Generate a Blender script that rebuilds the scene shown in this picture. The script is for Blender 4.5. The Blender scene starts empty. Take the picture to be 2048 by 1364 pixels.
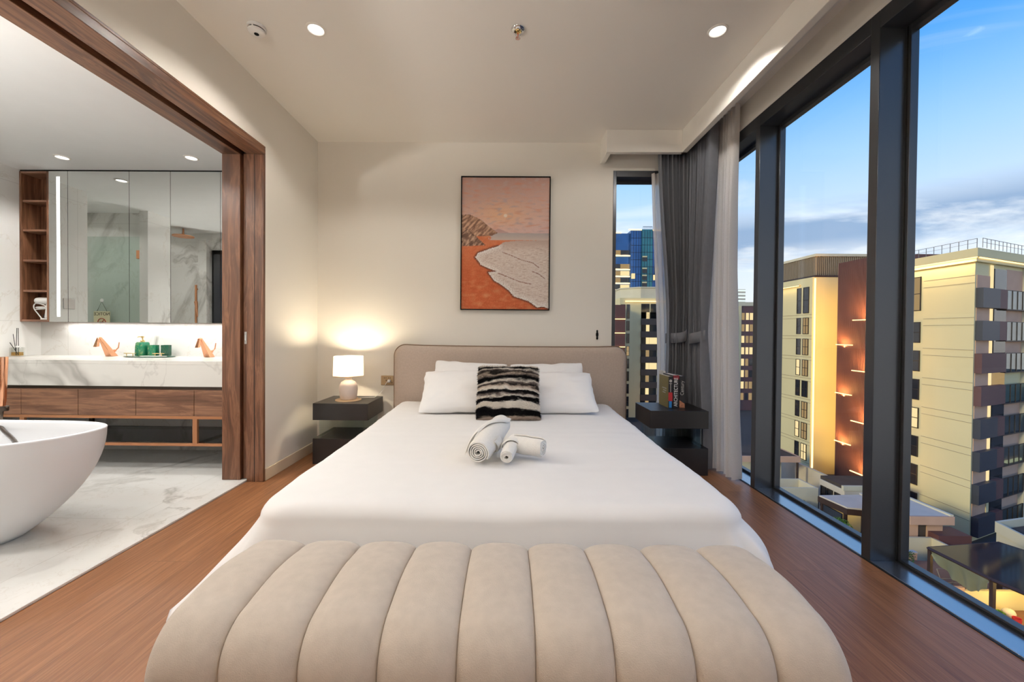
import bpy, bmesh, math, random
from mathutils import Vector, Matrix, Euler, noise
random.seed(7)
S = bpy.context.scene
COL = S.collection
PI = math.pi

# ------------------------------------------------------------------ camera
cam_d = bpy.data.cameras.new('camera')
cam_d.sensor_fit = 'HORIZONTAL'; cam_d.sensor_width = 36.0
cam_d.lens = 36.0*800/2048
cam_d.shift_x = 16/2048; cam_d.shift_y = -8.4/2048
cam_d.clip_start = 0.02; cam_d.clip_end = 2000
cam = bpy.data.objects.new('camera', cam_d); COL.objects.link(cam)
cam.matrix_world = (Matrix.Translation((0, 0, 1.12)) @ Matrix.Rotation(0.010, 4, 'Z')
                    @ Matrix.Rotation(PI/2-0.012, 4, 'X') @ Matrix.Rotation(0.0085, 4, 'Z'))
S.camera = cam

# ------------------------------------------------------------------ view
S.view_settings.view_transform = 'Standard'
S.view_settings.look = 'None'
S.view_settings.gamma = 1
S.view_settings.use_curve_mapping = False
S.view_settings.exposure = 0.35
try:
    S.cycles.max_bounces = 10; S.cycles.diffuse_bounces = 5; S.cycles.glossy_bounces = 5
    S.cycles.transparent_max_bounces = 24; S.cycles.transmission_bounces = 6
    S.cycles.sample_clamp_indirect = 4.0
    S.cycles.caustics_reflective = False; S.cycles.caustics_refractive = False
    S.cycles.use_denoising = True
except Exception:
    pass

def srgb(r, g, b, a=1.0):
    f = lambda c: (c/255/12.92) if c/255 <= .04045 else ((c/255+.055)/1.055)**2.4
    return (f(r), f(g), f(b), a)

# ------------------------------------------------------------------ dusk sky
W = bpy.data.worlds.new('dusk_sky'); S.world = W; W.use_nodes = True
wn = W.node_tree; wn.nodes.clear()
def wN(t, **k):
    n = wn.nodes.new(t)
    for a, b in k.items(): setattr(n, a, b)
    return n
wl = wn.links.new
wo = wN('ShaderNodeOutputWorld'); wb = wN('ShaderNodeBackground'); wl(wb.outputs[0], wo.inputs[0])
wc = wN('ShaderNodeTexCoord'); sx = wN('ShaderNodeSeparateXYZ'); wl(wc.outputs['Generated'], sx.inputs[0])
rmp = wN('ShaderNodeValToRGB'); wl(sx.outputs['Z'], rmp.inputs[0])
e = rmp.color_ramp; e.interpolation = 'LINEAR'
e.elements[0].position = 0.0; e.elements[0].color = srgb(236, 232, 226)
e.elements[1].position = 1.0; e.elements[1].color = srgb(28, 84, 176)
for p, c in ((.08, (226, 234, 242)), (.18, (208, 226, 244)), (.25, (188, 215, 245)), (.33, (160, 203, 245)), (.40, (128, 186, 242)), (.47, (86, 162, 237)), (.65, (50, 122, 212))):
    q = e.elements.new(p); q.color = srgb(*c)
# clouds: direction projected on a high plane
mz = wN('ShaderNodeMath', operation='ADD'); wl(sx.outputs['Z'], mz.inputs[0]); mz.inputs[1].default_value = .10
dvx = wN('ShaderNodeMath', operation='DIVIDE'); wl(sx.outputs['X'], dvx.inputs[0]); wl(mz.outputs[0], dvx.inputs[1])
dvy = wN('ShaderNodeMath', operation='DIVIDE'); wl(sx.outputs['Y'], dvy.inputs[0]); wl(mz.outputs[0], dvy.inputs[1])
cx = wN('ShaderNodeCombineXYZ'); wl(dvx.outputs[0], cx.inputs[0]); wl(dvy.outputs[0], cx.inputs[1])
def cloud(scale, off, p0, p1, col, dist=1.2):
    mp = wN('ShaderNodeMapping'); wl(cx.outputs[0], mp.inputs[0])
    mp.inputs['Location'].default_value = off
    mp.inputs['Scale'].default_value = scale
    nz = wN('ShaderNodeTexNoise'); wl(mp.outputs[0], nz.inputs['Vector'])
    nz.inputs['Scale'].default_value = 1.0; nz.inputs['Detail'].default_value = 8; nz.inputs['Roughness'].default_value = .58
    nz.inputs['Distortion'].default_value = dist
    cr = wN('ShaderNodeValToRGB'); wl(nz.outputs[0], cr.inputs[0])
    cr.color_ramp.elements[0].position = p0; cr.color_ramp.elements[0].color = (0, 0, 0, 1)
    cr.color_ramp.elements[1].position = p1; cr.color_ramp.elements[1].color = (1, 1, 1, 1)
    return cr, col
last = rmp.outputs[0]
def band(stops):
    r = wN('ShaderNodeValToRGB'); wl(sx.outputs['Z'], r.inputs[0]); q = r.color_ramp
    q.elements[0].position = stops[0][0]; q.elements[0].color = (stops[0][1],)*3+(1,)
    q.elements[1].position = stops[-1][0]; q.elements[1].color = (stops[-1][1],)*3+(1,)
    for p, v in stops[1:-1]:
        k = q.elements.new(p); k.color = (v, v, v, 1)
    return r
lowwhite = band([(.02, .3), (.12, 1), (.20, .9), (.26, 0)]); lowdark = band([(.13, 0), (.185, 1), (.215, 1), (.26, 0)])
for scale, off, p0, p1, col, fac, low in (
        ((.55, 1.1, 1), (3.1, 1.7, 0), .55, .78, (250, 250, 250), .6, False),
        ((.40, .55, 1), (7.3, 4.2, 0), .47, .62, (250, 250, 248), .8, lowwhite),
        ((.33, .42, 1), (12.6, 9.9, 0), .46, .56, (122, 156, 196), .85, lowdark)):
    cr, c = cloud(scale, off, p0, p1, col)
    mx = wN('ShaderNodeMix', data_type='RGBA')
    mu = wN('ShaderNodeMath', operation='MULTIPLY'); wl(cr.outputs[0], mu.inputs[0]); mu.inputs[1].default_value = fac
    src = mu.outputs[0]
    if low:
        m2 = wN('ShaderNodeMath', operation='MULTIPLY'); wl(src, m2.inputs[0]); wl(low.outputs[0], m2.inputs[1]); src = m2.outputs[0]
    wl(src, mx.inputs[0]); wl(last, mx.inputs[6]); mx.inputs[7].default_value = srgb(*col); last = mx.outputs[2]
wl(last, wb.inputs[0]); wb.inputs[1].default_value = 1.0

# warm directional light added in place of facade floodlights: lights only the town outside
sun_d = bpy.data.lights.new('facade_fill_sun', 'SUN'); sun_d.energy = 1.55; sun_d.color = (1.0, .83, .47); sun_d.angle = .15
sun = bpy.data.objects.new('facade_fill_sun', sun_d); COL.objects.link(sun)
sun.rotation_euler = Vector((.86, .42, -.27)).to_track_quat('-Z', 'Y').to_euler()

# ------------------------------------------------------------------ lamp power (each lamp is built further down with its fitting)
P_DOWN = 24.0        # bedroom downlights
P_BATH = 32.0        # bathroom downlights
P_COVE = 3.6         # strip under the mirror cabinet
P_TABLE = 11.0        # bedside lamp bulb
C_WARM = (1.0, .95, .88)
P_FILL_BED = 620.0      # added fill: unseen floor lamp that brightens the bedroom ceiling
P_FILL_BATH = 600.0     # added fill: unseen wall light that brightens the bathroom ceiling
C_COOL = (1.0, .965, .92)

# ------------------------------------------------------------------ mesh builder
class MB:
    def __init__(s): s.v = []; s.f = []
    def add(s, vs, fs):
        n = len(s.v); s.v += [tuple(v) for v in vs]; s.f += [tuple(i+n for i in f) for f in fs]; return s
    def box(s, x0, x1, y0, y1, z0, z1):
        return s.add([(x0,y0,z0),(x1,y0,z0),(x1,y1,z0),(x0,y1,z0),(x0,y0,z1),(x1,y0,z1),(x1,y1,z1),(x0,y1,z1)],
                     [(0,3,2,1),(4,5,6,7),(0,1,5,4),(1,2,6,5),(2,3,7,6),(3,0,4,7)])
    def prism(s, poly, z0, z1):
        n = len(poly)
        return s.add([(x,y,z0) for x,y in poly]+[(x,y,z1) for x,y in poly],
                     [tuple(range(n))[::-1], tuple(range(n,2*n))]+[(i,(i+1)%n,(i+1)%n+n,i+n) for i in range(n)])
    def hull8(s, lo, hi):
        return s.add(list(lo)+list(hi), [(0,3,2,1),(4,5,6,7),(0,1,5,4),(1,2,6,5),(2,3,7,6),(3,0,4,7)])
    def lathe(s, prof, c=(0,0,0), n=32, caps=True):
        vs = []; fs = []
        for r, z in prof:
            for i in range(n):
                a = 2*PI*i/n; vs.append((c[0]+r*math.cos(a), c[1]+r*math.sin(a), c[2]+z))
        m = len(prof)
        for k in range(m-1):
            for i in range(n): fs.append((k*n+i, k*n+(i+1)%n, (k+1)*n+(i+1)%n, (k+1)*n+i))
        if caps:
            fs.append(tuple(range(n))[::-1]); fs.append(tuple(range((m-1)*n, m*n)))
        return s.add(vs, fs)
    def tube(s, pts, r, n=10, closed=False):
        pts = [Vector(p) for p in pts]; m = len(pts)
        rr = r if isinstance(r, (list, tuple)) else [r]*m
        vs = []; fs = []; up = None
        for k, p in enumerate(pts):
            if closed: t = pts[(k+1)%m]-pts[k-1]
            else: t = pts[min(k+1,m-1)]-pts[max(k-1,0)]
            t.normalize()
            if up is None:
                up = Vector((0,0,1)) if abs(t.z) < .9 else Vector((1,0,0))
            a = t.cross(up); a.normalize(); b = a.cross(t); b.normalize(); up = b
            for i in range(n):
                q = 2*PI*i/n; vs.append(p+a*rr[k]*math.cos(q)+b*rr[k]*math.sin(q))
        for k in range(m if closed else m-1):
            k2 = (k+1)%m
            for i in range(n): fs.append((k*n+i, k*n+(i+1)%n, k2*n+(i+1)%n, k2*n+i))
        if not closed:
            fs.append(tuple(range(n))[::-1]); fs.append(tuple(range((m-1)*n, m*n)))
        return s.add(vs, fs)
    def grid(s, fn, nu, nv, wu=False, wv=False):
        vs = [fn(i/(nu if wu else nu-1), j/(nv if wv else nv-1)) for j in range(nv) for i in range(nu)]
        fs = []
        for j in range(nv if wv else nv-1):
            for i in range(nu if wu else nu-1):
                a, b = i, (i+1)%nu; c, d = j, (j+1)%nv
                fs.append((c*nu+a, c*nu+b, d*nu+b, d*nu+a))
        return s.add(vs, fs)
    def xf(s, M, start=0):
        for i in range(start, len(s.v)): s.v[i] = tuple(M @ Vector(s.v[i]))
        return s
    def build(s, name, mat, parent=None, bevel=0, seg=2, smooth=35, world=False, fix=True):
        me = bpy.data.meshes.new(name)
        off = Vector((0,0,0))
        if world and parent is not None:
            q = parent
            while q is not None: off += q.location; q = q.parent
        me.from_pydata([tuple(Vector(v)-off) for v in s.v], [], s.f)
        if fix:
            bm = bmesh.new(); bm.from_mesh(me); bmesh.ops.recalc_face_normals(bm, faces=bm.faces); bm.to_mesh(me); bm.free()
        if smooth:
            me.polygons.foreach_set('use_smooth', [True]*len(me.polygons))
            if smooth < 180: me.set_sharp_from_angle(angle=math.radians(smooth))
        me.materials.append(mat)
        o = bpy.data.objects.new(name, me); COL.objects.link(o)
        if parent is not None: o.parent = parent
        if bevel:
            b = o.modifiers.new('edge', 'BEVEL'); b.width = bevel; b.segments = seg; b.limit_method = 'ANGLE'; b.harden_normals = False
        return o
def bx(*a): return MB().box(*a)
def thing(name, label, cat, loc=(0,0,0), rz=0, group=None, kind=None):
    o = bpy.data.objects.new(name, None); COL.objects.link(o)
    o.location = loc; o.rotation_euler = (0,0,rz); o.empty_display_size = .05
    if kind: o['kind'] = kind
    if label: o['label'] = label
    if cat: o['category'] = cat
    if group: o['group'] = group
    return o
def tag(o, label, cat, group=None, kind=None):
    o['label'] = label; o['category'] = cat
    if group: o['group'] = group
    if kind: o['kind'] = kind
    return o
def struct(o):
    o['kind'] = 'structure'; return o
def dup(root, loc, label, rz=None, group=None):
    r = root.copy(); COL.objects.link(r); r.location = loc
    if rz is not None: r.rotation_euler = (0,0,rz)
    r['label'] = label
    if group: r['group'] = group
    def rec(a, b):
        for ch in list(a.children):
            c = ch.copy(); COL.objects.link(c); c.parent = b; rec(ch, c)
    rec(root, r)
    return r
def lamp(kind, name, parent, loc, energy, color, rot=(0,0,0), **k):
    d = bpy.data.lights.new(name, kind); d.energy = energy; d.color = color
    for a, b in k.items(): setattr(d, a, b)
    o = bpy.data.objects.new(name, d); COL.objects.link(o); o.parent = parent; o.location = loc; o.rotation_euler = rot
    return o
def lettering(name, body, size, mat, parent, M, extrude=.0006, align='CENTER', sx=1.0):
    cu = bpy.data.curves.new('t', 'FONT'); cu.body = body; cu.size = size; cu.extrude = extrude
    cu.align_x = align; cu.align_y = 'CENTER'
    t = bpy.data.objects.new('t', cu); COL.objects.link(t)
    bpy.context.view_layer.update()
    me = bpy.data.meshes.new_from_object(t.evaluated_get(bpy.context.evaluated_depsgraph_get()))
    bpy.data.objects.remove(t); bpy.data.curves.remove(cu)
    me.transform(M @ Matrix.Diagonal((sx,1,1,1)))
    me.materials.clear(); me.materials.append(mat); me.name = name
    o = bpy.data.objects.new(name, me); COL.objects.link(o); o.parent = parent
    return o
def nz(x, y=0, z=0): return noise.noise(Vector((x, y, z)))
# ------------------------------------------------------------------ materials
class NT:
    def __init__(s, name):
        s.m = bpy.data.materials.new(name); s.m.use_nodes = True; s.t = s.m.node_tree; s.t.nodes.clear()
        s.out = s.n('ShaderNodeOutputMaterial')
    def n(s, t, **k):
        n = s.t.nodes.new(t)
        for a, b in k.items(): setattr(n, a, b)
        return n
    def l(s, a, b): s.t.links.new(a, b)
    def coord(s, which='Object', scale=(1,1,1), rot=(0,0,0), loc=(0,0,0)):
        c = s.n('ShaderNodeTexCoord'); m = s.n('ShaderNodeMapping')
        m.inputs['Scale'].default_value = scale; m.inputs['Rotation'].default_value = rot; m.inputs['Location'].default_value = loc
        s.l(c.outputs[which], m.inputs[0]); return m.outputs[0]
    def noise(s, vec, scale, detail=4, rough=.5, dist=0):
        n = s.n('ShaderNodeTexNoise'); s.l(vec, n.inputs['Vector'])
        n.inputs['Scale'].default_value = scale; n.inputs['Detail'].default_value = detail
        n.inputs['Roughness'].default_value = rough; n.inputs['Distortion'].default_value = dist
        return n.outputs[0]
    def ramp(s, fac, stops, interp='LINEAR'):
        r = s.n('ShaderNodeValToRGB'); s.l(fac, r.inputs[0]); e = r.color_ramp; e.interpolation = interp
        e.elements[0].position = stops[0][0]; e.elements[0].color = stops[0][1]
        e.elements[1].position = stops[-1][0]; e.elements[1].color = stops[-1][1]
        for p, c in stops[1:-1]:
            q = e.elements.new(p); q.color = c
        return r.outputs[0]
    def mix(s, fac, a, b, mode='MIX'):
        m = s.n('ShaderNodeMix', data_type='RGBA', blend_type=mode)
        for i, v in ((0, fac), (6, a), (7, b)):
            if hasattr(v, 'links'): s.l(v, m.inputs[i])
            else: m.inputs[i].default_value = v
        return m.outputs[2]
    def math(s, op, a, b=0):
        m = s.n('ShaderNodeMath', operation=op)
        for i, v in ((0, a), (1, b)):
            if hasattr(v, 'links'): s.l(v, m.inputs[i])
            else: m.inputs[i].default_value = v
        return m.outputs[0]
    def bsdf(s, color, rough=.5, metal=0, bump=None, bump_s=.1, bump_d=.01, spec=.5, **k):
        b = s.n('ShaderNodeBsdfPrincipled')
        for i, v in (('Base Color', color), ('Roughness', rough)):
            if hasattr(v, 'links'): s.l(v, b.inputs[i])
            else: b.inputs[i].default_value = v
        b.inputs['Metallic'].default_value = metal; b.inputs['Specular IOR Level'].default_value = spec
        for a, v in k.items():
            a = a.replace('_', ' '); b.inputs[a].default_value = v
        if bump is not None:
            bm = s.n('ShaderNodeBump'); s.l(bump, bm.inputs['Height']); bm.inputs['Strength'].default_value = bump_s; bm.inputs['Distance'].default_value = bump_d
            s.l(bm.outputs[0], b.inputs['Normal'])
        s.l(b.outputs[0], s.out.inputs[0]); return b

def plain(name, col, rough=.5, metal=0, var=.04, scale=6, bump_s=0, bscale=200, **k):
    t = NT(name); v = t.coord('Object')
    nn = t.noise(v, scale, 3)
    a = tuple(max(0, c*(1-var)) for c in col[:3])+(1,); b = tuple(min(1, c*(1+var)) for c in col[:3])+(1,)
    c = t.ramp(nn, [(.3, a), (.7, b)])
    bump = t.noise(v, bscale, 3) if bump_s else None
    t.bsdf(c, rough, metal, bump, bump_s, .004, **k); return t.m
def emit(name, col, st):
    t = NT(name); e = t.n('ShaderNodeEmission'); e.inputs[0].default_value = col; e.inputs[1].default_value = st
    t.l(e.outputs[0], t.out.inputs[0]); return t.m
def pane(name, tint=(.96,.98,.98,1), base=.04, graz=.75, rough=0.0):
    t = NT(name)
    lw = t.n('ShaderNodeLayerWeight'); lw.inputs[0].default_value = .5
    f = t.math('POWER', lw.outputs['Facing'], 4.5); f = t.math('MULTIPLY', f, graz); f = t.math('ADD', f, base)
    tr = t.n('ShaderNodeBsdfTransparent'); tr.inputs[0].default_value = tint
    gl = t.n('ShaderNodeBsdfGlossy'); gl.inputs['Roughness'].default_value = rough
    m = t.n('ShaderNodeMixShader'); t.l(f, m.inputs[0]); t.l(tr.outputs[0], m.inputs[1]); t.l(gl.outputs[0], m.inputs[2])
    t.l(m.outputs[0], t.out.inputs[0]); return t.m
def walnut(name, axis, dark=srgb(66, 40, 26), mid=srgb(103, 67, 46), light=srgb(131, 91, 66), rough=.38):
    t = NT(name)
    sc = [9, 9, 9]; sc[axis] = .55
    v = t.coord('Object', tuple(sc))
    warp = t.noise(t.coord('Object', tuple(1.6 if i != axis else .7 for i in range(3))), 1.3, 2)
    vm = t.n('ShaderNodeVectorMath', operation='ADD'); t.l(v, vm.inputs[0])
    wv = t.n('ShaderNodeVectorMath', operation='SCALE'); t.l(warp, wv.inputs[0]); wv.inputs['Scale'].default_value = 1.1
    t.l(wv.outputs[0], vm.inputs[1])
    a = t.noise(vm.outputs[0], 2.0, 6, .62, .45)
    f2 = [70, 70, 70]; f2[axis] = 2.2
    b = t.noise(t.coord('Object', tuple(f2)), 2.0, 3, .6)
    c = t.ramp(a, [(.30, dark), (.48, mid), (.55, light), (.62, mid), (.75, dark)])
    c2 = t.ramp(b, [(.35, (.55,.55,.55,1)), (.6, (1,1,1,1))])
    c = t.mix(.55, c, c2, 'MULTIPLY')
    t.bsdf(c, rough, 0, b, .12, .002); return t.m
def marble(name, vein=srgb(150, 145, 138), base=srgb(232, 231, 227), scale=.8, tile=None, rough=.16, strength=.7, gold=True, width=.035):
    t = NT(name); v = t.coord('Object', (1, 1.0, .8), (.3, .5, .6))
    w1 = t.noise(v, scale*1.1, 5, .55)
    vm = t.n('ShaderNodeVectorMath', operation='ADD'); t.l(v, vm.inputs[0])
    wv = t.n('ShaderNodeVectorMath', operation='SCALE'); t.l(w1, wv.inputs[0]); wv.inputs['Scale'].default_value = .9
    t.l(wv.outputs[0], vm.inputs[1])
    n1 = t.noise(vm.outputs[0], scale, 5, .55, .8)
    r1 = t.math('ABSOLUTE', t.math('SUBTRACT', n1, .5))
    l1 = t.ramp(r1, [(.0, (1,1,1,1)), (width*.35, (.55,.55,.55,1)), (width, (0,0,0,1))])
    n2 = t.noise(v, scale*.7, 3)
    msk = t.ramp(n2, [(.45, (0,0,0,1)), (.62, (1,1,1,1))])
    l1 = t.mix(1.0, l1, msk, 'MULTIPLY')
    n3 = t.noise(vm.outputs[0], scale*2.7, 5, .6, .6)
    r3 = t.math('ABSOLUTE', t.math('SUBTRACT', n3, .5))
    l3 = t.ramp(r3, [(.0, (.35,.35,.35,1)), (.012, (0,0,0,1))])
    cloudy = t.noise(v, scale*1.6, 4)
    bc = t.ramp(cloudy, [(.35, tuple(c*.93 for c in base[:3])+(1,)), (.65, base)])
    f1 = t.math('MULTIPLY', l1, strength)
    c = t.mix(f1, bc, vein)
    f3 = t.math('MULTIPLY', l3, strength*.8)
    c = t.mix(f3, c, srgb(176, 158, 132) if gold else vein)
    if tile:
        # joints between large slabs, in world metres
        tc = t.n('ShaderNodeTexCoord'); sp = t.n('ShaderNodeSeparateXYZ'); t.l(tc.outputs['Object'], sp.inputs[0])
        for ax, step, off in tile:
            q = t.math('ADD', sp.outputs[ax], off); q = t.math('DIVIDE', q, step); q = t.math('FRACT', q)
            q = t.math('MULTIPLY', q, step); q = t.math('LESS_THAN', q, .004)
            c = t.mix(t.math('MULTIPLY', q, .30), c, srgb(150, 148, 142))
    t.bsdf(c, rough, spec=.5); return t.m

M = {}
M['wall'] = plain('warm_white_paint', srgb(236, 231, 221), .75, var=.015, scale=1.2, bump_s=.03, bscale=260)
M['ceil'] = plain('ceiling_paint', srgb(240, 236, 229), .8, var=.01, scale=.8)
M['trimw'] = plain('white_trim_paint', srgb(240, 236, 228), .5, var=.015)
M['skirt'] = plain('cream_skirting_paint', srgb(224, 208, 184), .4, var=.02)
M['bceil'] = plain('bath_ceiling_paint', srgb(240, 241, 240), .8, var=.01)
# oak floor: planks along y
t = NT('brushed_oak_floor')
v = t.coord('Object', (1, 1, 1), (0, 0, PI/2))
br = t.n('ShaderNodeTexBrick'); t.l(v, br.inputs['Vector'])
br.inputs['Scale'].default_value = 1; br.inputs['Brick Width'].default_value = 1.9; br.inputs['Row Height'].default_value = .19
br.inputs['Mortar Size'].default_value = .0012; br.inputs['Mortar Smooth'].default_value = .3; br.inputs['Bias'].default_value = 0
br.inputs['Color1'].default_value = (0,0,0,1); br.inputs['Color2'].default_value = (1,1,1,1); br.inputs['Mortar'].default_value = (.4,.4,.4,1)
gv = t.coord('Object', (26, 1.1, 1))
vm = t.n('ShaderNodeVectorMath', operation='ADD'); t.l(gv, vm.inputs[0])
sc = t.n('ShaderNodeVectorMath', operation='SCALE'); t.l(br.outputs['Color'], sc.inputs[0]); sc.inputs['Scale'].default_value = 37.0
t.l(sc.outputs[0], vm.inputs[1])
g = t.noise(vm.outputs[0], 1.6, 6, .62, 1.6)
c = t.ramp(g, [(.25, srgb(114, 74, 46)), (.5, srgb(146, 98, 63)), (.75, srgb(170, 121, 84))])
tone = t.ramp(br.outputs['Color'], [(0, (.80,.78,.76,1)), (1, (1.0,1.0,1.0,1))])
c = t.mix(1.0, c, tone, 'MULTIPLY')
fine = t.noise(t.coord('Object', (150, 5, 1)), 1.5, 3, .6)
wh = t.ramp(fine, [(.64, (0,0,0,1)), (.72, (1,1,1,1))])
c = t.mix(t.math('MULTIPLY', wh, .28), c, srgb(206, 170, 138))
c = t.mix(t.math('MULTIPLY', br.outputs['Fac'], .55), c, srgb(60, 38, 26))
hb = t.math('SUBTRACT', fine, br.outputs['Fac'])
t.bsdf(c, .36, 0, hb, .25, .003, spec=.45); M['oak'] = t.m
M['wal_x'] = walnut('walnut_grain_across', 0, srgb(84, 56, 42), srgb(122, 86, 66), srgb(148, 108, 84))
M['wal_y'] = walnut('walnut_grain_along', 1)
M['wal_z'] = walnut('walnut_grain_upright', 2)
M['marble_wall'] = marble('marble_wall_slabs', tile=((2, 1.2, .02), (1, 1.6, .2)), scale=.9)
M['marble_back'] = marble('marble_wall_slabs_back', tile=((2, 1.2, .02), (0, 1.6, .85)), scale=.9)
M['marble_floor'] = marble('marble_floor_slabs', tile=((0, 1.6, .6), (1, .8, .1)), scale=1.0, rough=.12, strength=.55)
M['marble_strip'] = marble('marble_threshold', scale=1.6, rough=.14, strength=.6)
M['marble_ctr'] = marble('marble_counter', vein=srgb(160, 156, 150), base=srgb(230, 228, 222), scale=.55, rough=.2, strength=1.0, gold=False, width=.03)
M['linen'] = plain('beige_linen', srgb(184, 167, 153), .9, var=.05, scale=60, bump_s=.35, bscale=420)
M['pipe'] = plain('brown_piping', srgb(132, 108, 88), .8)
M['velvet'] = plain('cream_velvet', srgb(199, 187, 174), .85, var=.05, scale=34, bump_s=.28, bscale=380, Sheen_Weight=.25, Sheen_Roughness=.4)
M['cotton'] = plain('white_cotton', srgb(242, 240, 238), .8, var=.008, scale=14, bump_s=.05, bscale=600)
M['terry'] = plain('white_terry', srgb(243, 240, 234), .95, var=.02, scale=80, bump_s=.6, bscale=260)
M['black_wood'] = plain('black_stained_wood', srgb(30, 26, 26), .34, var=.12, scale=3, bump_s=.05)
M['copper'] = plain('rose_copper', (.88, .44, .26, 1), .14, 1, var=.02)
M['copper_br'] = plain('brushed_copper', srgb(206, 146, 106), .42, .7, var=.03)
M['brass'] = plain('brass', (.86, .66, .30, 1), .22, 1)
M['chrome'] = plain('chrome', (.78, .78, .79, 1), .1, 1, var=.01)
M['steel'] = plain('satin_steel', (.62, .61, .60, 1), .32, 1, var=.02)
M['alu'] = plain('graphite_window_frame', srgb(78, 80, 84), .28, .6, var=.03, scale=2)
M['alu_sill'] = plain('graphite_sill', srgb(176, 180, 186), .22, .9, var=.03, scale=2)
M['rubber'] = plain('black_gasket', srgb(16, 16, 17), .5)
M['bronze'] = plain('dark_bronze', srgb(84, 74, 66), .3, .9)
M['glass'] = pane('window_pane_glass', (.985, .99, .99, 1), .015, .6)
M['glass_green'] = pane('green_tinted_glass', (.92, .965, .945, 1), .05, .7)
M['glass_shelf'] = pane('smoked_glass', (.5, .51, .52, 1), .06, .6)
M['glass_clear'] = pane('clear_bottle_glass', (.93, .94, .93, 1), .05, .7)
M['mirror'] = plain('mirror_silver', (.86, .885, .87, 1), .0, 1, var=.002)
M['curtain'] = plain('charcoal_curtain', srgb(108, 110, 118), .7, var=.05, scale=30, bump_s=.15, bscale=500, Sheen_Weight=.3)
t = NT('ivory_sheer')
d = t.n('ShaderNodeBsdfDiffuse'); d.inputs[0].default_value = srgb(244, 240, 236)
tl = t.n('ShaderNodeBsdfTranslucent'); tl.inputs[0].default_value = srgb(244, 240, 236)
tp = t.n('ShaderNodeBsdfTransparent')
m1 = t.n('ShaderNodeMixShader'); m1.inputs[0].default_value = .4; t.l(d.outputs[0], m1.inputs[1]); t.l(tl.outputs[0], m1.inputs[2])
weave = t.noise(t.coord('Object', (60, 60, 60)), 4, 2)
wf = t.ramp(weave, [(.3, (.06,.06,.06,1)), (.7, (.16,.16,.16,1))])
m2 = t.n('ShaderNodeMixShader'); t.l(wf, m2.inputs[0]); t.l(m1.outputs[0], m2.inputs[1]); t.l(tp.outputs[0], m2.inputs[2])
t.l(m2.outputs[0], t.out.inputs[0]); M['sheer'] = t.m
t = NT('lamp_shade_fabric')
d = t.n('ShaderNodeBsdfDiffuse'); d.inputs[0].default_value = srgb(250, 240, 222)
tl = t.n('ShaderNodeBsdfTranslucent'); tl.inputs[0].default_value = srgb(255, 240, 214)
m1 = t.n('ShaderNodeMixShader'); m1.inputs[0].default_value = .55; t.l(d.outputs[0], m1.inputs[1]); t.l(tl.outputs[0], m1.inputs[2])
t.l(m1.outputs[0], t.out.inputs[0]); M['shade'] = t.m
M['ceramic'] = plain('sand_ceramic', srgb(232, 216, 204), .6, var=.03, scale=20, bump_s=.1, bscale=120)
M['wood_plate'] = plain('pale_wood', srgb(222, 190, 150), .5, var=.06)
M['white_plastic'] = plain('white_plastic', srgb(236, 235, 232), .35, var=.01)
M['grey_plastic'] = plain('grey_plastic', srgb(58, 56, 58), .5)
M['bathtub'] = plain('matt_white_resin', srgb(238, 239, 241), .32, var=.006, scale=2)
M['gold_plate'] = plain('champagne_socket_plate', srgb(176, 152, 120), .35, .5)
M['black'] = plain('black_matt', srgb(8, 8, 8), .7, spec=.15)
M['dark_ink'] = plain('dark_ink', srgb(52, 48, 44), .6)
M['green_marble'] = marble('green_marble_resin', vein=srgb(196, 190, 120), base=srgb(14, 110, 78), scale=9, rough=.12, strength=.7)
M['green_dark'] = marble('dark_green_marble_resin', vein=srgb(150, 170, 130), base=srgb(8, 74, 56), scale=9, rough=.12, strength=.6)
M['amber'] = pane('amber_oil', (.85, .62, .25, 1), .04, .5)
M['sign_card'] = plain('cream_sign_card', srgb(222, 216, 180), .6)
M['sign_red'] = plain('sign_red', srgb(168, 60, 44), .6)
M['lamp_white'] = emit('lamp_disc_light', (1, .96, .90, 1), 3.0)
M['lamp_cool'] = emit('bath_lamp_disc_light', (1, .98, .95, 1), 3.0)
M['led'] = emit('mirror_led_light', (1, .98, .94, 1), 2.6)
M['canvas_edge'] = plain('canvas_edge', srgb(200, 180, 165), .8)
# striped plush
t = NT('striped_plush')
v = t.coord('Object', (1, 1, 1))
wob = t.noise(t.coord('Object', (7, 7, 16)), 1.0, 5, .6)
wob2 = t.noise(t.coord('Object', (3, 3, 24), (0, 0, 0), (4, 2, 1)), 1.0, 3, .5)
sp = t.n('ShaderNodeSeparateXYZ'); t.l(v, sp.inputs[0])
h = t.math('ADD', sp.outputs['Z'], t.math('MULTIPLY', t.math('SUBTRACT', wob, .5), .085))
h = t.math('ADD', h, t.math('MULTIPLY', t.math('SUBTRACT', wob2, .5), .06))
h = t.math('ADD', t.math('DIVIDE', h, .46), .5)
K = srgb(11, 10, 12); Cc = srgb(250, 242, 230); G = srgb(120, 108, 102); B = srgb(196, 178, 162)
c = t.ramp(h, [(.0, G), (.07, B), (.10, K), (.17, K), (.20, Cc), (.29, Cc), (.31, K), (.36, K), (.385, Cc), (.41, G), (.43, K), (.48, K), (.505, Cc), (.545, B), (.565, K), (.60, G), (.625, Cc),
               (.655, K), (.72, K), (.745, G), (.78, B), (.81, K), (.845, G), (.865, Cc), (.895, K), (.93, K), (.955, Cc), (1.0, B)])
fz = t.noise(t.coord('Object', (1, 1, .35)), 420, 3)
t.bsdf(c, .95, 0, fz, .9, .006, spec=.1); M['plush'] = t.m
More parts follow.
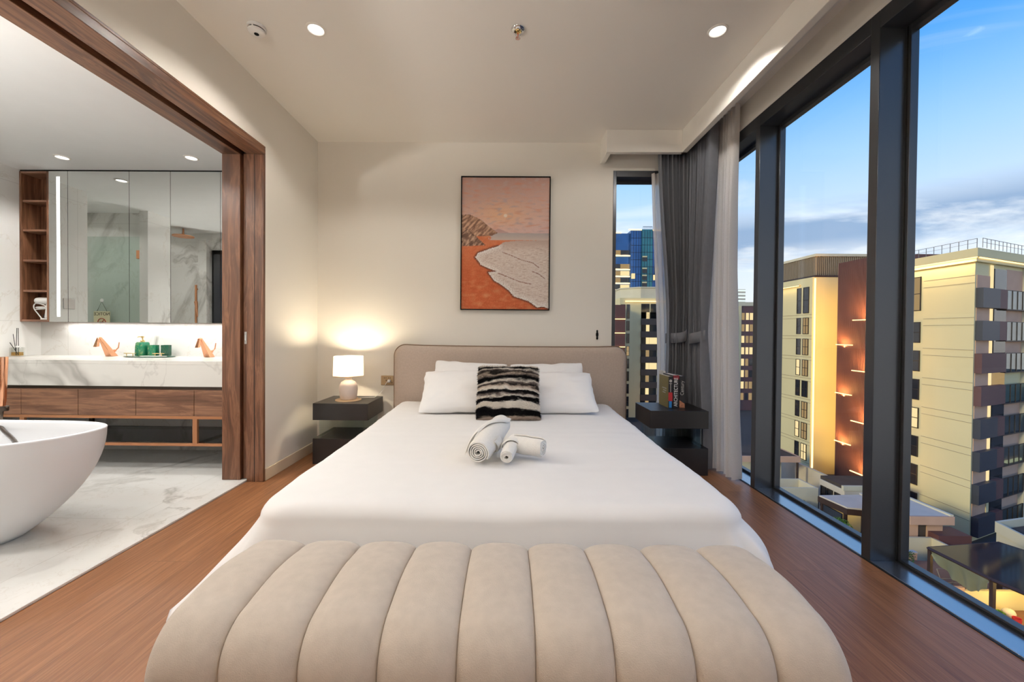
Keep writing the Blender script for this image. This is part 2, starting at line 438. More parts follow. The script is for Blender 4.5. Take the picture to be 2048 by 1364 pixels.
# duvet bump is in the mesh; exterior
M['ext_beige'] = plain('beige_render', srgb(216, 206, 162), .8, var=.03, scale=.15)
M['ext_beige2'] = plain('pale_stone_render', srgb(206, 200, 176), .85, var=.06, scale=.4)
M['ext_white'] = plain('white_roof_coating', srgb(204, 196, 182), .8, var=.08, scale=.5)
M['ext_brown'] = plain('brown_louvre', srgb(98, 64, 60), .6, var=.08, scale=.3)
M['ext_taupe'] = plain('taupe_louvre', srgb(150, 136, 116), .7)
M['ext_dark'] = plain('dark_roof_felt', srgb(72, 64, 58), .85, var=.2, scale=.8)
M['ext_darkbr'] = plain('dark_brown_steel', srgb(56, 40, 36), .55, var=.1, scale=1)
M['ext_plum'] = plain('plum_panel', srgb(96, 62, 64), .6)
M['ext_umber'] = plain('umber_balcony', srgb(84, 72, 62), .6)
M['ext_slate'] = plain('slate_panel', srgb(46, 52, 66), .5)
M['ext_pink'] = plain('pink_render', srgb(196, 162, 140), .85, var=.06, scale=.8)
M['ext_ground'] = plain('asphalt', srgb(66, 62, 60), .9, var=.2, scale=.1)
M['ext_pave'] = plain('terracotta_paving', srgb(130, 96, 76), .85, var=.15, scale=.6)
M['win_dark'] = plain('dark_window_glass', srgb(40, 42, 48), .08, 0, var=.3, scale=.4)
M['win_frame'] = plain('black_window_frame', srgb(38, 32, 30), .5)
M['win_lit'] = emit('lit_room_window', (1, .78, .40, 1), .85)
M['win_lit2'] = emit('dim_lit_room_window', (1, .68, .32, 1), .32)
M['win_cool'] = emit('cool_lit_window', (.85, 1, .95, 1), .9)
M['ledline'] = emit('facade_led_line', (1, .66, .28, 1), 2.4)
M['twr_blue'] = plain('tower_blue_glass', srgb(44, 92, 150), .12, .35, var=.25, scale=.12)
M['twr_teal'] = plain('tower_teal_glass', srgb(44, 112, 124), .12, .35, var=.25, scale=.12)
M['twr_line'] = plain('tower_mullion', srgb(30, 40, 62), .5)
M['rail'] = plain('roof_railing_metal', srgb(126, 124, 122), .5, .4)
M['bal_glass'] = pane('balcony_glass', (.62, .74, .80, 1), .12, .6)
M['leaf'] = plain('leaf_green', srgb(76, 118, 40), .6, var=.4, scale=2)
M['leaf2'] = plain('deep_leaf_green', srgb(44, 84, 44), .6, var=.4, scale=2)
M['bark'] = plain('bark', srgb(80, 62, 48), .9)
M['tarp'] = plain('sage_tarpaulin', srgb(128, 132, 110), .7, var=.06, scale=1)
M['red'] = plain('red_paint', srgb(178, 40, 44), .5)
M['blue'] = plain('blue_ink', srgb(40, 132, 200), .5)
M['olive'] = plain('olive_cover', srgb(122, 108, 54), .5)
M['book_navy'] = plain('navy_cover', srgb(32, 30, 38), .4)
M['book_black'] = plain('black_cover', srgb(26, 22, 23), .4)
M['book_maroon'] = plain('maroon_band', srgb(120, 28, 38), .4)
M['paper'] = plain('page_paper', srgb(226, 220, 210), .9, var=.05, scale=90)
M['white_ink'] = plain('white_ink', srgb(232, 230, 226), .6)
M['grey_ink'] = plain('grey_ink', srgb(176, 172, 164), .6)
M['skin_photo'] = plain('cover_picture', srgb(176, 116, 84), .5, var=.4, scale=60)
# ================================================================== ROOM SHELL
BY = 3.76            # bedroom back wall
LX = -1.80           # bedroom left wall face
RX = 1.80            # window line (room side)
CZ = 2.89
BX = -2.09           # bathroom side of the dividing wall
struct(bx(LX-.12, RX, -1.7, 3.9, -.2, 0).build('floor', M['oak']))
struct(bx(-5.75, BX+.165, .10, 3.9, -.2, .010).build('floor', M['marble_floor']))
o = struct(bx(-2.11, LX-.12, .70, 2.918, .0, .0125).build('trim_1', M['marble_strip'], bevel=.002))
# ceiling
struct(bx(BX+.02, 2.0, -1.7, 4.0, CZ, CZ+.2).build('ceiling', M['ceil']))
struct(bx(-5.75, BX, .0, 3.95, 2.51, 2.75).build('ceiling', M['bceil']))
# back wall with the corner window opening (x > .975)
wb_ = MB(); wb_.box(BX-.0, .97, BY, 4.0, 0, CZ); wb_.box(.97, 2.0, BY, 4.0, 2.632, CZ)
struct(wb_.build('wall_back', M['wall']))
# left wall: skins either side of the pocket, header over the opening, part behind the camera
wl_ = MB()
wl_.box(LX-.10, LX, 2.94, BY, 0, CZ)
wl_.box(LX-.10, LX, -1.7, .70, 0, CZ)
wl_.box(LX-.10, LX, .70, 2.94, 2.467, CZ)
struct(wl_.build('wall_left', M['wall']))
wl2 = MB()
wl2.box(BX, BX+.10, 2.925, BY, 0, CZ); wl2.box(BX, BX+.10, -1.7, .70, 0, CZ); wl2.box(BX, BX+.10, .70, 2.925, 2.467, CZ)
struct(wl2.build('wall_bathroom_side', M['marble_wall']))
struct(bx(BX, 2.0, -1.9, -1.7, 0, CZ).build('wall_rear', M['wall']))
# window wall: header panel over the glazing, pier behind the camera
wr = MB(); wr.box(RX, 2.0, -1.7, BY, 2.70, CZ); wr.box(RX, 2.0, -1.7, -.80, 0, 2.70)
struct(wr.build('wall_right', M['wall']))
struct(MB().box(RX-.004, RX, -.8, BY, 2.700, 2.722).build('trim_2', M['trimw']))
# pelmet that hides the curtain pocket
pm = MB()
pz = 2.695
pm.box(1.50, 1.545, -1.7, 3.555, pz, CZ)
pm.box(.845, 1.545, 3.51, 3.555, pz, CZ)
pm.box(.845, .89, 3.555, BY, pz, CZ)
struct(pm.build('trim_3', M['trimw'], bevel=.003))
# skirtings
struct(bx(LX, LX+.012, 2.942, BY, 0, .088).build('baseboard_left', M['skirt'], bevel=.003))
struct(bx(LX+.012, .96, BY-.012, BY, 0, .088).build('baseboard_back', M['skirt'], bevel=.003))

# ---------------------------------------------------------------- pocket door lining
d1 = struct(thing('door_1', None, None, (LX, 2.92, 0)))
A0, A1, A2, A3 = BX-.012, -1.968, -1.918, LX+.006
MB().box(A0, A1, 2.918, 2.962, .012, 2.404).build('jamb', M['wal_z'], d1, .002, world=True)
MB().box(A2, A3, 2.918, 2.9395, .0, 2.404).build('jamb', M['wal_z'], d1, .002, world=True)
MB().box(A2+.055, A2+.058, 2.9165, 2.918, .0, 2.404).build('groove', M['rubber'], d1, 0, world=True)
hd = MB().box(A0, A1, .72, 2.962, 2.404, 2.450); hd.build('head', M['wal_y'], d1, .002, world=True)
MB().box(A2, A3, .72, 2.9395, 2.4045, 2.450).build('head', M['wal_y'], d1, .002, world=True)
MB().box(LX-.02, A3, .72, 2.9395, 2.4505, 2.4665).build('casing', M['wal_y'], d1, .002, world=True)
MB().box(A1, A2, .72, 2.962, 2.440, 2.465).build('track', M['black'], d1, 0, world=True)
MB().box(A0, A3, .70, .72, 0, 2.467).build('jamb', M['wal_z'], d1, .002, world=True)
leaf = MB().box(A1+.006, A2-.006, 2.945, 3.74, .015, 2.42).build('leaf', M['wal_z'], d1, .002, world=True)
lt = MB(); lt.box(-1.951, -1.934, 2.941, 2.946, 1.015, 1.105)
lt.build('latch', M['steel'], leaf, .001, world=True)
MB().box(-1.9465, -1.9385, 2.9395, 2.942, 1.04, 1.08).build('finger_pull', M['chrome'], leaf, 0, world=True)

# ---------------------------------------------------------------- windows
# side windows: room face at x=RX, glass at x=1.945
GX = 1.945
edges = [(2.955, 3.76), (2.03, 2.905), (1.105, 1.98), (.18, 1.055), (-.745, .13)]
for k, (y0, y1) in enumerate(edges):
    w = struct(thing('window_%d' % (k+1), None, None, (RX, y0, 0)))
    # mullion on the near side of the pane (its broad side faces the camera)
    MB().box(RX-.004, 1.925, y0-.05, y0, 0, 2.70).build('mullion', M['alu'], w, .002, world=True)
    MB().box(RX-.004, 1.925, y0, y1, 2.615, 2.70).build('head', M['alu'], w, .002, world=True)
    sl = MB().box(RX-.002, 1.925, y0, y1, -.02, .006)
    sl.build('sill', M['alu_sill'], w, .002, world=True)
    MB().box(RX-.012, RX-.002, y0-.05, y1, -.005, .0035).build('gasket', M['rubber'], w, 0, world=True)
    fr = MB()
    fr.box(1.925, 1.965, y0-.05, y0+.022, 0, 2.70); fr.box(1.925, 1.965, y1-.022, y1+.0, 0, 2.70)
    fr.box(1.925, 1.965, y0+.022, y1-.022, 2.59, 2.70); fr.box(1.925, 1.965, y0+.022, y1-.022, -.02, .024)
    fr.build('frame', M['alu'], w, .002, world=True)
    gk = MB()
    gk.box(1.922, 1.926, y0+.004, y0+.010, .006, 2.615); gk.box(1.922, 1.926, y1-.010, y1-.004, .006, 2.615)
    gk.box(1.922, 1.926, y0, y1, .008, .014)
    gk.build('gasket', M['rubber'], w, 0, world=True)
    MB().box(GX-.004, GX+.004, y0+.021, y1-.021, .022, 2.592).build('glass', M['glass'], w, 0, smooth=0, world=True)
# end window in the back wall, next to the bed
w = struct(thing('window_6', None, None, (.97, BY, 0)))
fr = MB()
fr.box(.970, 1.000, BY-.006, 3.90, 0, 2.632); fr.box(1.0, 1.80, BY-.006, 3.90, 2.575, 2.632); fr.box(1.0, 1.80, BY-.006, 3.90, -.02, .01)
fr.build('frame', M['alu'], w, .002, world=True)
fr = MB(); fr.box(1.0, 1.022, 3.875, 3.90, .01, 2.575); fr.box(1.022, 1.80, 3.875, 3.90, 2.555, 2.575); fr.box(1.022, 1.80, 3.875, 3.90, .01, .03)
fr.build('bead', M['alu'], w, 0, world=True)
MB().box(1.02, 1.801, 3.884, 3.892, .03, 2.556).build('glass', M['glass'], w, 0, smooth=0, world=True)
MB().box(1.80, 1.965, BY, 3.90, 0, 2.70).build('corner_post', M['alu'], w, .002, world=True)
# slab edge and outer skin below/above the glazing so that the room is closed
struct(bx(RX, 2.0, -1.7, 4.0, -.2, -.02).build('floor_edge', M['ext_dark']))

# ---------------------------------------------------------------- bathroom shell
MY = 3.48            # mirror plane
BW = 3.64            # bathroom back wall face
LW = -4.30           # bathroom left wall face
mb = MB(); mb.box(-5.75, BX, BW, 4.0, 0, 2.75)
struct(mb.build('wall_back_bathroom', M['marble_back']))
ml = MB(); ml.box(-5.75, LW, 2.91, BW, 0, 2.75)
ml.box(-5.75, LW-.05, 2.02, 2.18, 0, 2.51); ml.box(LW-.05, LW+.05, 1.96, 2.28, 0, 2.51)
ml.box(-5.75, -5.62, .9, 2.91, 0, 2.75)
struct(ml.build('wall_left_bathroom', M['marble_wall']))
mr = MB(); mr.box(-5.75, -4.02, .0, 1.20, 0, 2.51); mr.box(-4.02, BX, .0, .2, 0, 2.51)
mr.box(-4.42, -4.30, 1.20, 1.30, 0, 2.40)
struct(mr.build('wall_rear_bathroom', M['marble_back']))
wr2 = struct(thing('window_7', None, None, (-3.9, 1.2, 0)))
MB().box(-4.27, -4.03, 1.20, 1.235, 0.02, 2.26).build('frame', M['black'], wr2, .003, world=True)
MB().box(-4.24, -4.06, 1.235, 1.240, 0.08, 2.20).build('glass', M['win_dark'], wr2, 0, world=True)
# ================================================================== BEDROOM THINGS
# ---------------------------------------------------------------- bench at the foot of the bed
bench = thing('bench', 'long cream velvet bench with upright channels at the foot of the bed', 'bench', (-.02, 1.072, 0))
HL, NSEG, BZ = .783, 9, .472
def bench_pt(u, v):
    x = -HL + 2*HL*u
    # cross-section: rounded slab, walked from the front foot over the top to the back foot
    d0 = .234
    e = HL-abs(x); R_ = .06
    ins = 0 if e >= R_ else R_-math.sqrt(max(0, R_*R_-(R_-e)**2))
    hy = d0-ins*.9; top = BZ-ins*.9
    r = .11
    L = [top-.06-r, r*PI/2, 2*(hy-r), r*PI/2, top-.06-r]; T = sum(L); s_ = v*T
    if s_ <= L[0]: y, z, ny, n_z = -hy, .06+s_, -1, 0
    elif s_ <= L[0]+L[1]:
        a = (s_-L[0])/r; y, z = -hy+r-r*math.cos(a), top-r+r*math.sin(a); ny, n_z = -math.cos(a), math.sin(a)
    elif s_ <= L[0]+L[1]+L[2]:
        q = s_-L[0]-L[1]; y, z, ny, n_z = -hy+r+q, top, 0, 1
        z += .012*math.sin(PI*q/L[2])
    elif s_ <= T-L[4]:
        a = (s_-L[0]-L[1]-L[2])/r; y, z = hy-r+r*math.sin(a), top-r+r*math.cos(a); ny, n_z = math.sin(a), math.cos(a)
    else: y, z, ny, n_z = hy, .06+(T-s_), 1, 0
    f = u*NSEG; f -= math.floor(f); f = min(max(f, 0), 1)
    q = abs(2*f-1)
    if (u*NSEG < .5) or (u*NSEG > NSEG-.5): q = 0
    p = .026*math.sqrt(max(0, 1-q**2.4))-.026 + .0018*nz(x*9, y*9, z*9)
    return (x, y+ny*p, z+n_z*p)
us = []
for k in range(NSEG):
    for j in range(24):
        us.append((k+.5-.5*math.cos(PI*j/24))/NSEG)
us.append(1.0)
sb = MB(); NV = 90
vs = [bench_pt(u, j/(NV-1)) for j in range(NV) for u in us]
nu = len(us)
sb.add(vs, [(j*nu+i, j*nu+i+1, (j+1)*nu+i+1, (j+1)*nu+i) for j in range(NV-1) for i in range(nu-1)])
sb.f.append(tuple(j*nu for j in range(NV))); sb.f.append(tuple(j*nu+nu-1 for j in range(NV))[::-1])
sb.build('seat', M['velvet'], bench, smooth=60)
MB().box(-HL+.06, HL-.06, -.18, .18, 0, .065).build('plinth', M['black_wood'], bench, .004)

# ---------------------------------------------------------------- bed
bed = thing('bed', 'upholstered double bed with rounded beige headboard', 'bed', (.02, 3.6, 0))
HBY0, HBY1, HW, HZ = 3.60, 3.735, 1.055, .995
def hb_outline(r=.10, n=10, ins=0):
    pts = [(.02-HW+ins, .04)]
    for i in range(n+1):
        a = PI - PI/2*i/n; pts.append((.02-HW+r+(r-ins)*math.cos(a), HZ-r+(r-ins)*math.sin(a)))
    # slight dip along the top edge
    for i in range(1, 12):
        t_ = i/12; pts.append((.02-HW+r+(2*HW-2*r)*t_, HZ-ins-.010*math.sin(PI*t_)**.5))
    for i in range(n+1):
        a = PI/2 - PI/2*i/n; pts.append((.02+HW-r+(r-ins)*math.cos(a), HZ-r+(r-ins)*math.sin(a)))
    pts.append((.02+HW-ins, .04)); return pts
hb = MB(); rings = []
for y, ins in ((HBY1, .03), (HBY1, .012), (HBY1-.012, 0), (HBY0+.05, 0), (HBY0+.03, .004), (HBY0+.012, .016), (HBY0+.003, .035), (HBY0, .06)):
    rings.append([(x, y, z) for x, z in hb_outline(ins=ins)])
n = len(rings[0])
hb.add([p for r in rings for p in r], [(k*n+i, k*n+(i+1) % n, (k+1)*n+(i+1) % n, (k+1)*n+i) for k in range(len(rings)-1) for i in range(n)])
hb.f.append(tuple(range(n))); hb.f.append(tuple(range((len(rings)-1)*n, len(rings)*n))[::-1])
hbo = hb.build('headboard', M['linen'], bed, world=True)
MB().tube([(x, HBY0+.045, z) for x, z in hb_outline(ins=-.003)], .0045, 8).build('piping', M['pipe'], hbo, world=True)
MB().box(-.86, .82, 1.50, 3.60, .04, .26).build('base', M['linen'], bed, .02, world=True)
MB().box(-.88, .84, 1.46, 3.59, .26, .455).build('mattress', M['cotton'], bed, .05, 3, world=True)

# ---------------------------------------------------------------- duvet
def ss(t_): t_ = max(0, min(1, t_)); return t_*t_*(3-2*t_)
def duvet_edge(s_):
    """rounded three-sided outline of the bed top; returns point and outward normal"""
    Yb, Yf, r = 3.52, 1.405, .12
    hb_, hf = .945, .905            # half width at the head and at the foot
    Ls = Yb-Yf-r; La = r*PI/2; Lf = 2*(hf-r)
    T = 2*Ls+2*La+Lf; q = s_*T
    cxm = -.025
    if q < Ls:
        y = Yb-q; t_ = q/Ls; return (cxm-(hb_*(1-t_)+hf*t_), y), (-1, 0)
    q -= Ls
    if q < La:
        a = PI+q/r; return (cxm-hf+r+r*math.cos(a), Yf+r+r*math.sin(a)), (math.cos(a), math.sin(a))
    q -= La
    if q < Lf: return (cxm-hf+r+q, Yf), (0, -1)
    q -= Lf
    if q < La:
        a = 1.5*PI+q/r; return (cxm+hf-r+r*math.cos(a), Yf+r+r*math.sin(a)), (math.cos(a), math.sin(a))
    q -= La
    t_ = min(1, q/Ls); y = Yf+r+q
    return (cxm+(hf*(1-t_)+hb_*t_), min(y, Yb)), (1, 0)
dv = MB(); NS, KT, KD = 330, 46, 26
rows = []
def topz(x, y):
    z = .493 + .010*nz(x*1.6, y*1.6, 3) + .006*nz(x*4, y*3.2, 5)
    z += .0035*nz(x*3+nz(x*2, y*2)*1.5, y*14, 9)          # long shallow creases
    z += .006*max(0, 1-abs(y-1.7)/.35)
    z += .012*max(0, min(1, (y-2.2)))*math.exp(-((x+.02)/.6)**2)
    return z
Z0 = .44
for k in range(KT+KD):
    row = []
    for i in range(NS):
        s_ = i/(NS-1); (ex, ey), (nx, ny) = duvet_edge(s_)
        c_ = (-.025, min(max(ey, 1.405+.60), 3.52))
        if k < KT:
            t_ = 1-(1-k/(KT-1))**1.5
            x = c_[0]+(ex-c_[0])*t_; y = c_[1]+(ey-c_[1])*t_
            dd = math.hypot(ex-x, ey-y)
            rr = .085
            drop = 0 if dd > rr else rr-math.sqrt(max(0, rr*rr-(rr-dd)**2))
            row.append((x, y, topz(x, y)-drop*.75))
        else:
            d = (k-KT+1)/KD
            side = nx*nx
            x0, y0, z0 = rows[KT-1][i]
            L = .33
            zz = z0-L*d
            fr_ = ss((2.05-ey)/.6); flare = (.008+.27*side*fr_*(1 if nx < 0 else .34))*(d**1.15)
            fold = (.016+.030*d)*math.sin(s_*62+1.5*nz(s_*16, 2)*3)*d*(.35+.65*side) + .016*nz(s_*30, d*2.2, 1)*d
            if side < .2: fold *= .6
            fold *= .25+.75*fr_ if side > .2 else 1
            o_ = flare+fold+.024*math.sin(PI*min(1, d*1.25))*(1 if side < .5 else 0)-.02*d*(1-fr_)*side
            if nx > .5: o_ += .036*fr_*math.sin(PI/2*min(1, d*3.5))
            # front right corner: loose flap that stands off
            (fx, fy) = (nx, ny)
            if fx > .1 and fy < -.1: o_ += .03*math.sin(PI*min(1, d*1.1))
            if fx < -.1 and fy < -.1: o_ += .02*d
            row.append((x0+nx*o_, max(y0+ny*o_, 1.335), zz))
    rows.append(row)
m_ = len(rows)
dv.add([p for r in rows for p in r], [(k*NS+i, k*NS+i+1, (k+1)*NS+i+1, (k+1)*NS+i) for k in range(m_-1) for i in range(NS-1)])
o = dv.build('duvet', M['cotton'], None, smooth=180)
tag(o, 'white duvet spread over the bed and hanging down its sides', 'duvet')
sd = o.modifiers.new('thickness', 'SOLIDIFY'); sd.thickness = .012; sd.offset = -1

# ---------------------------------------------------------------- pillows
def pillow_mb(w, h, t_, n=34, pinch=.055, seed=0, flange=0):
    mb = MB()
    for sgn in (1, -1):
        def fn(a, b):
            u = 2*a-1; v = 2*b-1
            u = math.copysign(abs(u)**.85, u); v = math.copysign(abs(v)**.85, v)
            k = max(0, (1-abs(u)**2.6)*(1-abs(v)**2.6))**.55
            x = w/2*u*(1-pinch*(1-abs(v)**2)*abs(u)**2)*(1-.035*abs(v)**7); z = h/2*v*(1-pinch*1.1*(1-abs(u)**2)*abs(v)**2)*(1-.05*abs(u)**7)
            x += .007*nz(v*4+seed, seed, 2)*abs(u)**3; z += .006*nz(u*4+seed*3, seed, 8)*abs(v)**3
            y = -sgn*t_/2*k*(1+.16*nz(u*1.7+seed, v*1.7, sgn))
            y += .010*nz(u*5+seed, v*5, 4)*k + .006*nz(u*9+seed*2, v*3, 2)*(abs(u)**2)
            return (x, y, z+.006*nz(u*3, seed, 1)*(abs(v)**3))
        mb.grid(fn, n, n)
    return mb
def place(o, loc, rot): o.location = loc; o.rotation_euler = rot
def lean(name, mb, mat, x, y, z, tilt, rz=0, roll=0):
    o = mb.build(name, mat, None, smooth=180); o.location = (x, y, z)
    o.matrix_world = Matrix.Translation((x, y, z)) @ Matrix.Rotation(rz, 4, 'Z') @ Matrix.Rotation(-tilt, 4, 'X') @ Matrix.Rotation(roll, 4, 'Y')
    return o
R_ = math.radians
pil = 'white pillows against the headboard'
o = lean('pillow', pillow_mb(.69, .44, .15, seed=1), M['cotton'], -.335, 3.14, .655, R_(50), R_(1), R_(-1.2)); tag(o, 'front white pillow leaning on the left half of the headboard', 'pillow', pil)
o = lean('pillow', pillow_mb(.645, .41, .12, seed=2), M['cotton'], -.330, 3.40, .685, R_(33), R_(-1), R_(3)); tag(o, 'white pillow behind the front pillow on the left half of the bed, one corner showing', 'pillow', pil)
o = lean('pillow', pillow_mb(.70, .44, .15, seed=3), M['cotton'], .345, 3.16, .65, R_(52), R_(-1), R_(-1)); tag(o, 'front white pillow on the window half of the bed', 'pillow', pil)
o = lean('pillow', pillow_mb(.645, .41, .12, seed=4), M['cotton'], .345, 3.40, .68, R_(33), R_(1), R_(-2)); tag(o, 'white pillow behind the front pillow on the window half of the bed', 'pillow', pil)
cu = pillow_mb(.47, .45, .17, n=120, pinch=.04, seed=6)
cu.v = [(x+.002*nz(x*90, y*90, z*90), y+.0035*nz(x*130, y*130, z*130)*(1 if y < 0 else .3), z+.002*nz(x*70, z*70, 5)) for x, y, z in cu.v]
o = lean('cushion', cu, M['plush'], .005, 2.93, .672, R_(33), R_(1), R_(.5))

frr = random.Random(11); fur = MB()
for _ in range(15000):
    f_ = o.data.polygons[frr.randrange(len(o.data.polygons)//2)]
    p = f_.center; q = Vector((p.x+frr.uniform(-.003, .003), p.y, p.z+frr.uniform(-.003, .003))); nrm = f_.normal
    if nrm.y > 0: nrm = -nrm
    d_ = (nrm*.7+Vector((frr.gauss(0, .35)+p.x*.8, frr.gauss(0, .2), -.45+frr.gauss(0, .35)))).normalized()
    sd_ = d_.cross(Vector((frr.gauss(0, 1), frr.gauss(0, 1), frr.gauss(0, 1)))).normalized()*.0016
    L_ = frr.uniform(.007, .014); k = len(fur.v)
    fur.v += [tuple(q-sd_), tuple(q+sd_), tuple(q+d_*L_)]; fur.f.append((k, k+1, k+2))
fo = fur.build('fur', M['plush'], o, smooth=0, fix=False); fo['kind'] = 'stuff'
tag(o, 'fluffy black, cream and grey striped square cushion in front of the pillows', 'cushion')

# ---------------------------------------------------------------- rolled towels
def roll_mb(length, R, turns=4.5, th=.0075, wob=0, seed=0, n=42):
    mb = MB(); r0 = .006
    N_ = int(turns*n); sec = []
    for i in range(N_+1):
        a = 2*PI*turns*i/N_; r = r0+(R-th-r0)*i/N_; sec.append((a, r))
    K = 16
    ring = [(a, r+th*.82) for a, r in sec]+[(a, r) for a, r in sec[::-1]]
    m = len(ring); vs = []
    for k in range(K+1):
        t_ = k/K; x = (t_-.5)*length
        endr = 1-.10*max(0, 1-min(t_, 1-t_)/.05)**2
        bulge = 1+.05*math.sin(PI*t_)+.03*nz(t_*4+seed, seed)
        for a, r in ring:
            q = r*endr*bulge; z = q*math.sin(a)
            xx = x+(.010*nz(a*.7, seed, 3) if k in (0, K) else 0)
            vs.append((xx, q*math.cos(a)*1.03, z*.97))
    mb.add(vs, [(k*m+i, k*m+(i+1) % m, (k+1)*m+(i+1) % m, (k+1)*m+i) for k in range(K) for i in range(m)])
    for k in (0, K):     # ends: strip of quads between the two sides of the sheet
        b = len(mb.v)-(K+1)*m+k*m
        h = m//2
        mb.f += [(b+i, b+i+1, b+m-2-i, b+m-1-i) for i in range(h-1)]
    return mb
def roll(name, label, p0, p1, R, seed, turns):
    p0, p1 = Vector(p0), Vector(p1); d = p1-p0; mid = (p0+p1)/2
    rz = math.atan2(d.y, d.x); ry = -math.atan2(d.z, math.hypot(d.x, d.y))
    t_ = thing(name, label, 'towel', mid, 0, 'rolled white towels on the duvet')
    t_.rotation_euler = Euler((0, ry, rz))
    roll_mb(d.length, R, turns, seed=seed).build('roll', M['terry'], t_, smooth=50)
    return t_
def wrap_mb(length, R, x0, x1, wid, a0, a1, th=.008, n=40):
    """band that runs diagonally round a roll"""
    def fn(u, v):
        a = a0+(a1-a0)*u; x = x0+(x1-x0)*u+(v-.5)*wid
        edge = 1-abs(2*v-1)**4
        r = R+.002+th*edge
        return (x, r*math.cos(a)*1.03, r*math.sin(a)*.97)
    return MB().grid(fn, n, 9)
TZ = .507
t1 = roll('rolled_towel', 'largest rolled white towel, lying lengthways on the bed', (-.135, 1.84, TZ+.055), (-.035, 2.36, TZ+.075), .060, 1, 4.6)
wrap_mb(.5, .0652, -.20, .20, .10, R_(-20), R_(150)).build('flap', M['terry'], t1, smooth=180)
wrap_mb(.5, .0655, -.14, .02, .10, R_(150), R_(300)).build('flap', M['terry'], t1, smooth=180)
t2 = roll('rolled_towel', 'thin rolled white towel lying beside the largest roll', (-.002, 1.83, TZ+.038), (.042, 2.10, TZ+.05), .036, 5, 3.4)
wrap_mb(.3, .0405, -.01, .03, .05, R_(-10), R_(190), .006).build('flap', M['terry'], t2, smooth=180)
t3 = roll('rolled_towel', 'short thick rolled white towel lying crossways with its spiral end showing', (.03, 2.02, TZ+.050), (.175, 1.935, TZ+.052), .050, 9, 4.2)

# ---------------------------------------------------------------- nightstands
def nightstand(label, x0, x1, y0, y1):
    cx_, cy_ = (x0+x1)/2, (y0+y1)/2; w, d = (x1-x0)/2, (y1-y0)/2
    t_ = thing('nightstand', label, 'bedside table', (cx_, cy_, 0), 0, 'black bedside tables')
    MB().box(-w, w, -d, d, .37, .51).build('drawer_box', M['black_wood'], t_, .002)
    MB().box(-w, w, -d, d, .0, .215).build('base', M['black_wood'], t_, .002)
    for sx_ in (-1, 1):
        MB().box(sx_*(w-.045)-.004, sx_*(w-.045)+.004, -d+.03, d-.02, .2155, .3695).build('glass_panel', M['glass_green'], t_, 0, smooth=0)
    MB().box(-w+.05, w-.05, d-.028, d-.020, .2155, .3695).build('glass_panel', M['glass_green'], t_, 0, smooth=0)
    return t_
nightstand('black bedside table with glass middle, under the glowing lamp', -1.628, -1.165, 3.32, 3.725)
nightstand('black bedside table with glass middle, carrying the upright books', 1.128, 1.585, 3.155, 3.53)

# ---------------------------------------------------------------- table lamp
lp = thing('table_lamp', 'small ceramic bedside lamp with lit cream drum shade', 'lamp', (-1.40, 3.50, .51))
MB().lathe([(.0, 0), (.108, 0), (.108, .007), (.0, .008)], caps=False).build('saucer', M['wood_plate'], lp, smooth=40)
MB().lathe([(0, .008), (.060, .008), (.068, .016), (.075, .06), (.078, .10), (.074, .13), (.060, .158), (.034, .176), (.027, .182), (.027, .205), (0, .206)], n=40, caps=False).build('base', M['ceramic'], lp, smooth=60)
MB().lathe([(.0215, .20), (.0215, .235), (.004, .24)], n=16).build('socket', M['white_plastic'], lp)
sh = MB(); n = 56
sh.lathe([(.126, .212), (.121, .385)], n=n, caps=False)
sh.build('lamp_shade', M['shade'], lp, smooth=60)
MB().lathe([(.1262, .211), (.1264, .218), (.1235, .218), (.1235, .211), (.1262, .211)], n=n, caps=False).build('trim_ring', M['wood_plate'], lp, smooth=60)
bulb = MB().lathe([(.004, .235), (.018, .245), (.028, .275), (.026, .295), (.012, .312), (0, .316)], n=20, caps=False).build('bulb', emit('bulb_glow', (1, .80, .52, 1), 12.0), lp)
lamp('POINT', 'bulb_light', lp, (0, 0, .33), P_TABLE, (1, .84, .60), shadow_soft_size=.03)
cord = [(-1.335, 3.56, .519), (-1.28, 3.62, .515), (-1.24, 3.63, .514), (-1.215, 3.65, .515), (-1.20, 3.71, .53), (-1.19, 3.738, .545), (-1.17, 3.742, .575), (-1.15, 3.738, .61), (-1.135, 3.730, .635), (-1.12, 3.728, .648)]
def smooth_path(pts, n=8):
    P = [Vector(p) for p in pts]; out = []
    for i in range(len(P)-1):
        a, b, c_, d = P[max(i-1, 0)], P[i], P[i+1], P[min(i+2, len(P)-1)]
        for k in range(n):
            t_ = k/n
            out.append(.5*((2*b)+(-a+c_)*t_+(2*a-5*b+4*c_-d)*t_*t_+(-a+3*b-3*c_+d)*t_**3))
    out.append(P[-1]); return out
cb = MB().tube(smooth_path(cord), .0028, 8); cb.build('cord', M['white_plastic'], lp, smooth=60, world=True)
pg = MB().lathe([(.014, -.012), (.016, 0), (.012, .016), (.004, .022)], n=16).xf(Matrix.Translation((-1.113, 3.738, .650)) @ Matrix.Rotation(PI/2, 4, 'X'))
pg.build('plug', M['white_plastic'], lp, world=True)

so = thing('wall_socket', 'champagne metal double socket beside the headboard with a plug in it', 'socket', (-1.134, BY, .655))
MB().box(-.059, .059, -.009, 0, -.045, .045).build('plate', M['gold_plate'], so, .004)
for dx_ in (-.028, -.012): MB().box(dx_-.0022, dx_+.0022, -.0098, -.0088, .018, .028).build('slot', M['black'], so, 0)
for dx_ in (.012, .028): MB().box(dx_-.0022, dx_+.0022, -.0098, -.0088, .018, .028).build('slot', M['black'], so, 0)
for dx_, dz in ((-.01, .0), (.045, -.02)): MB().box(dx_-.003, dx_+.003, -.0098, -.0088, dz-.006, dz+.006).build('slot', M['black'], so, 0)

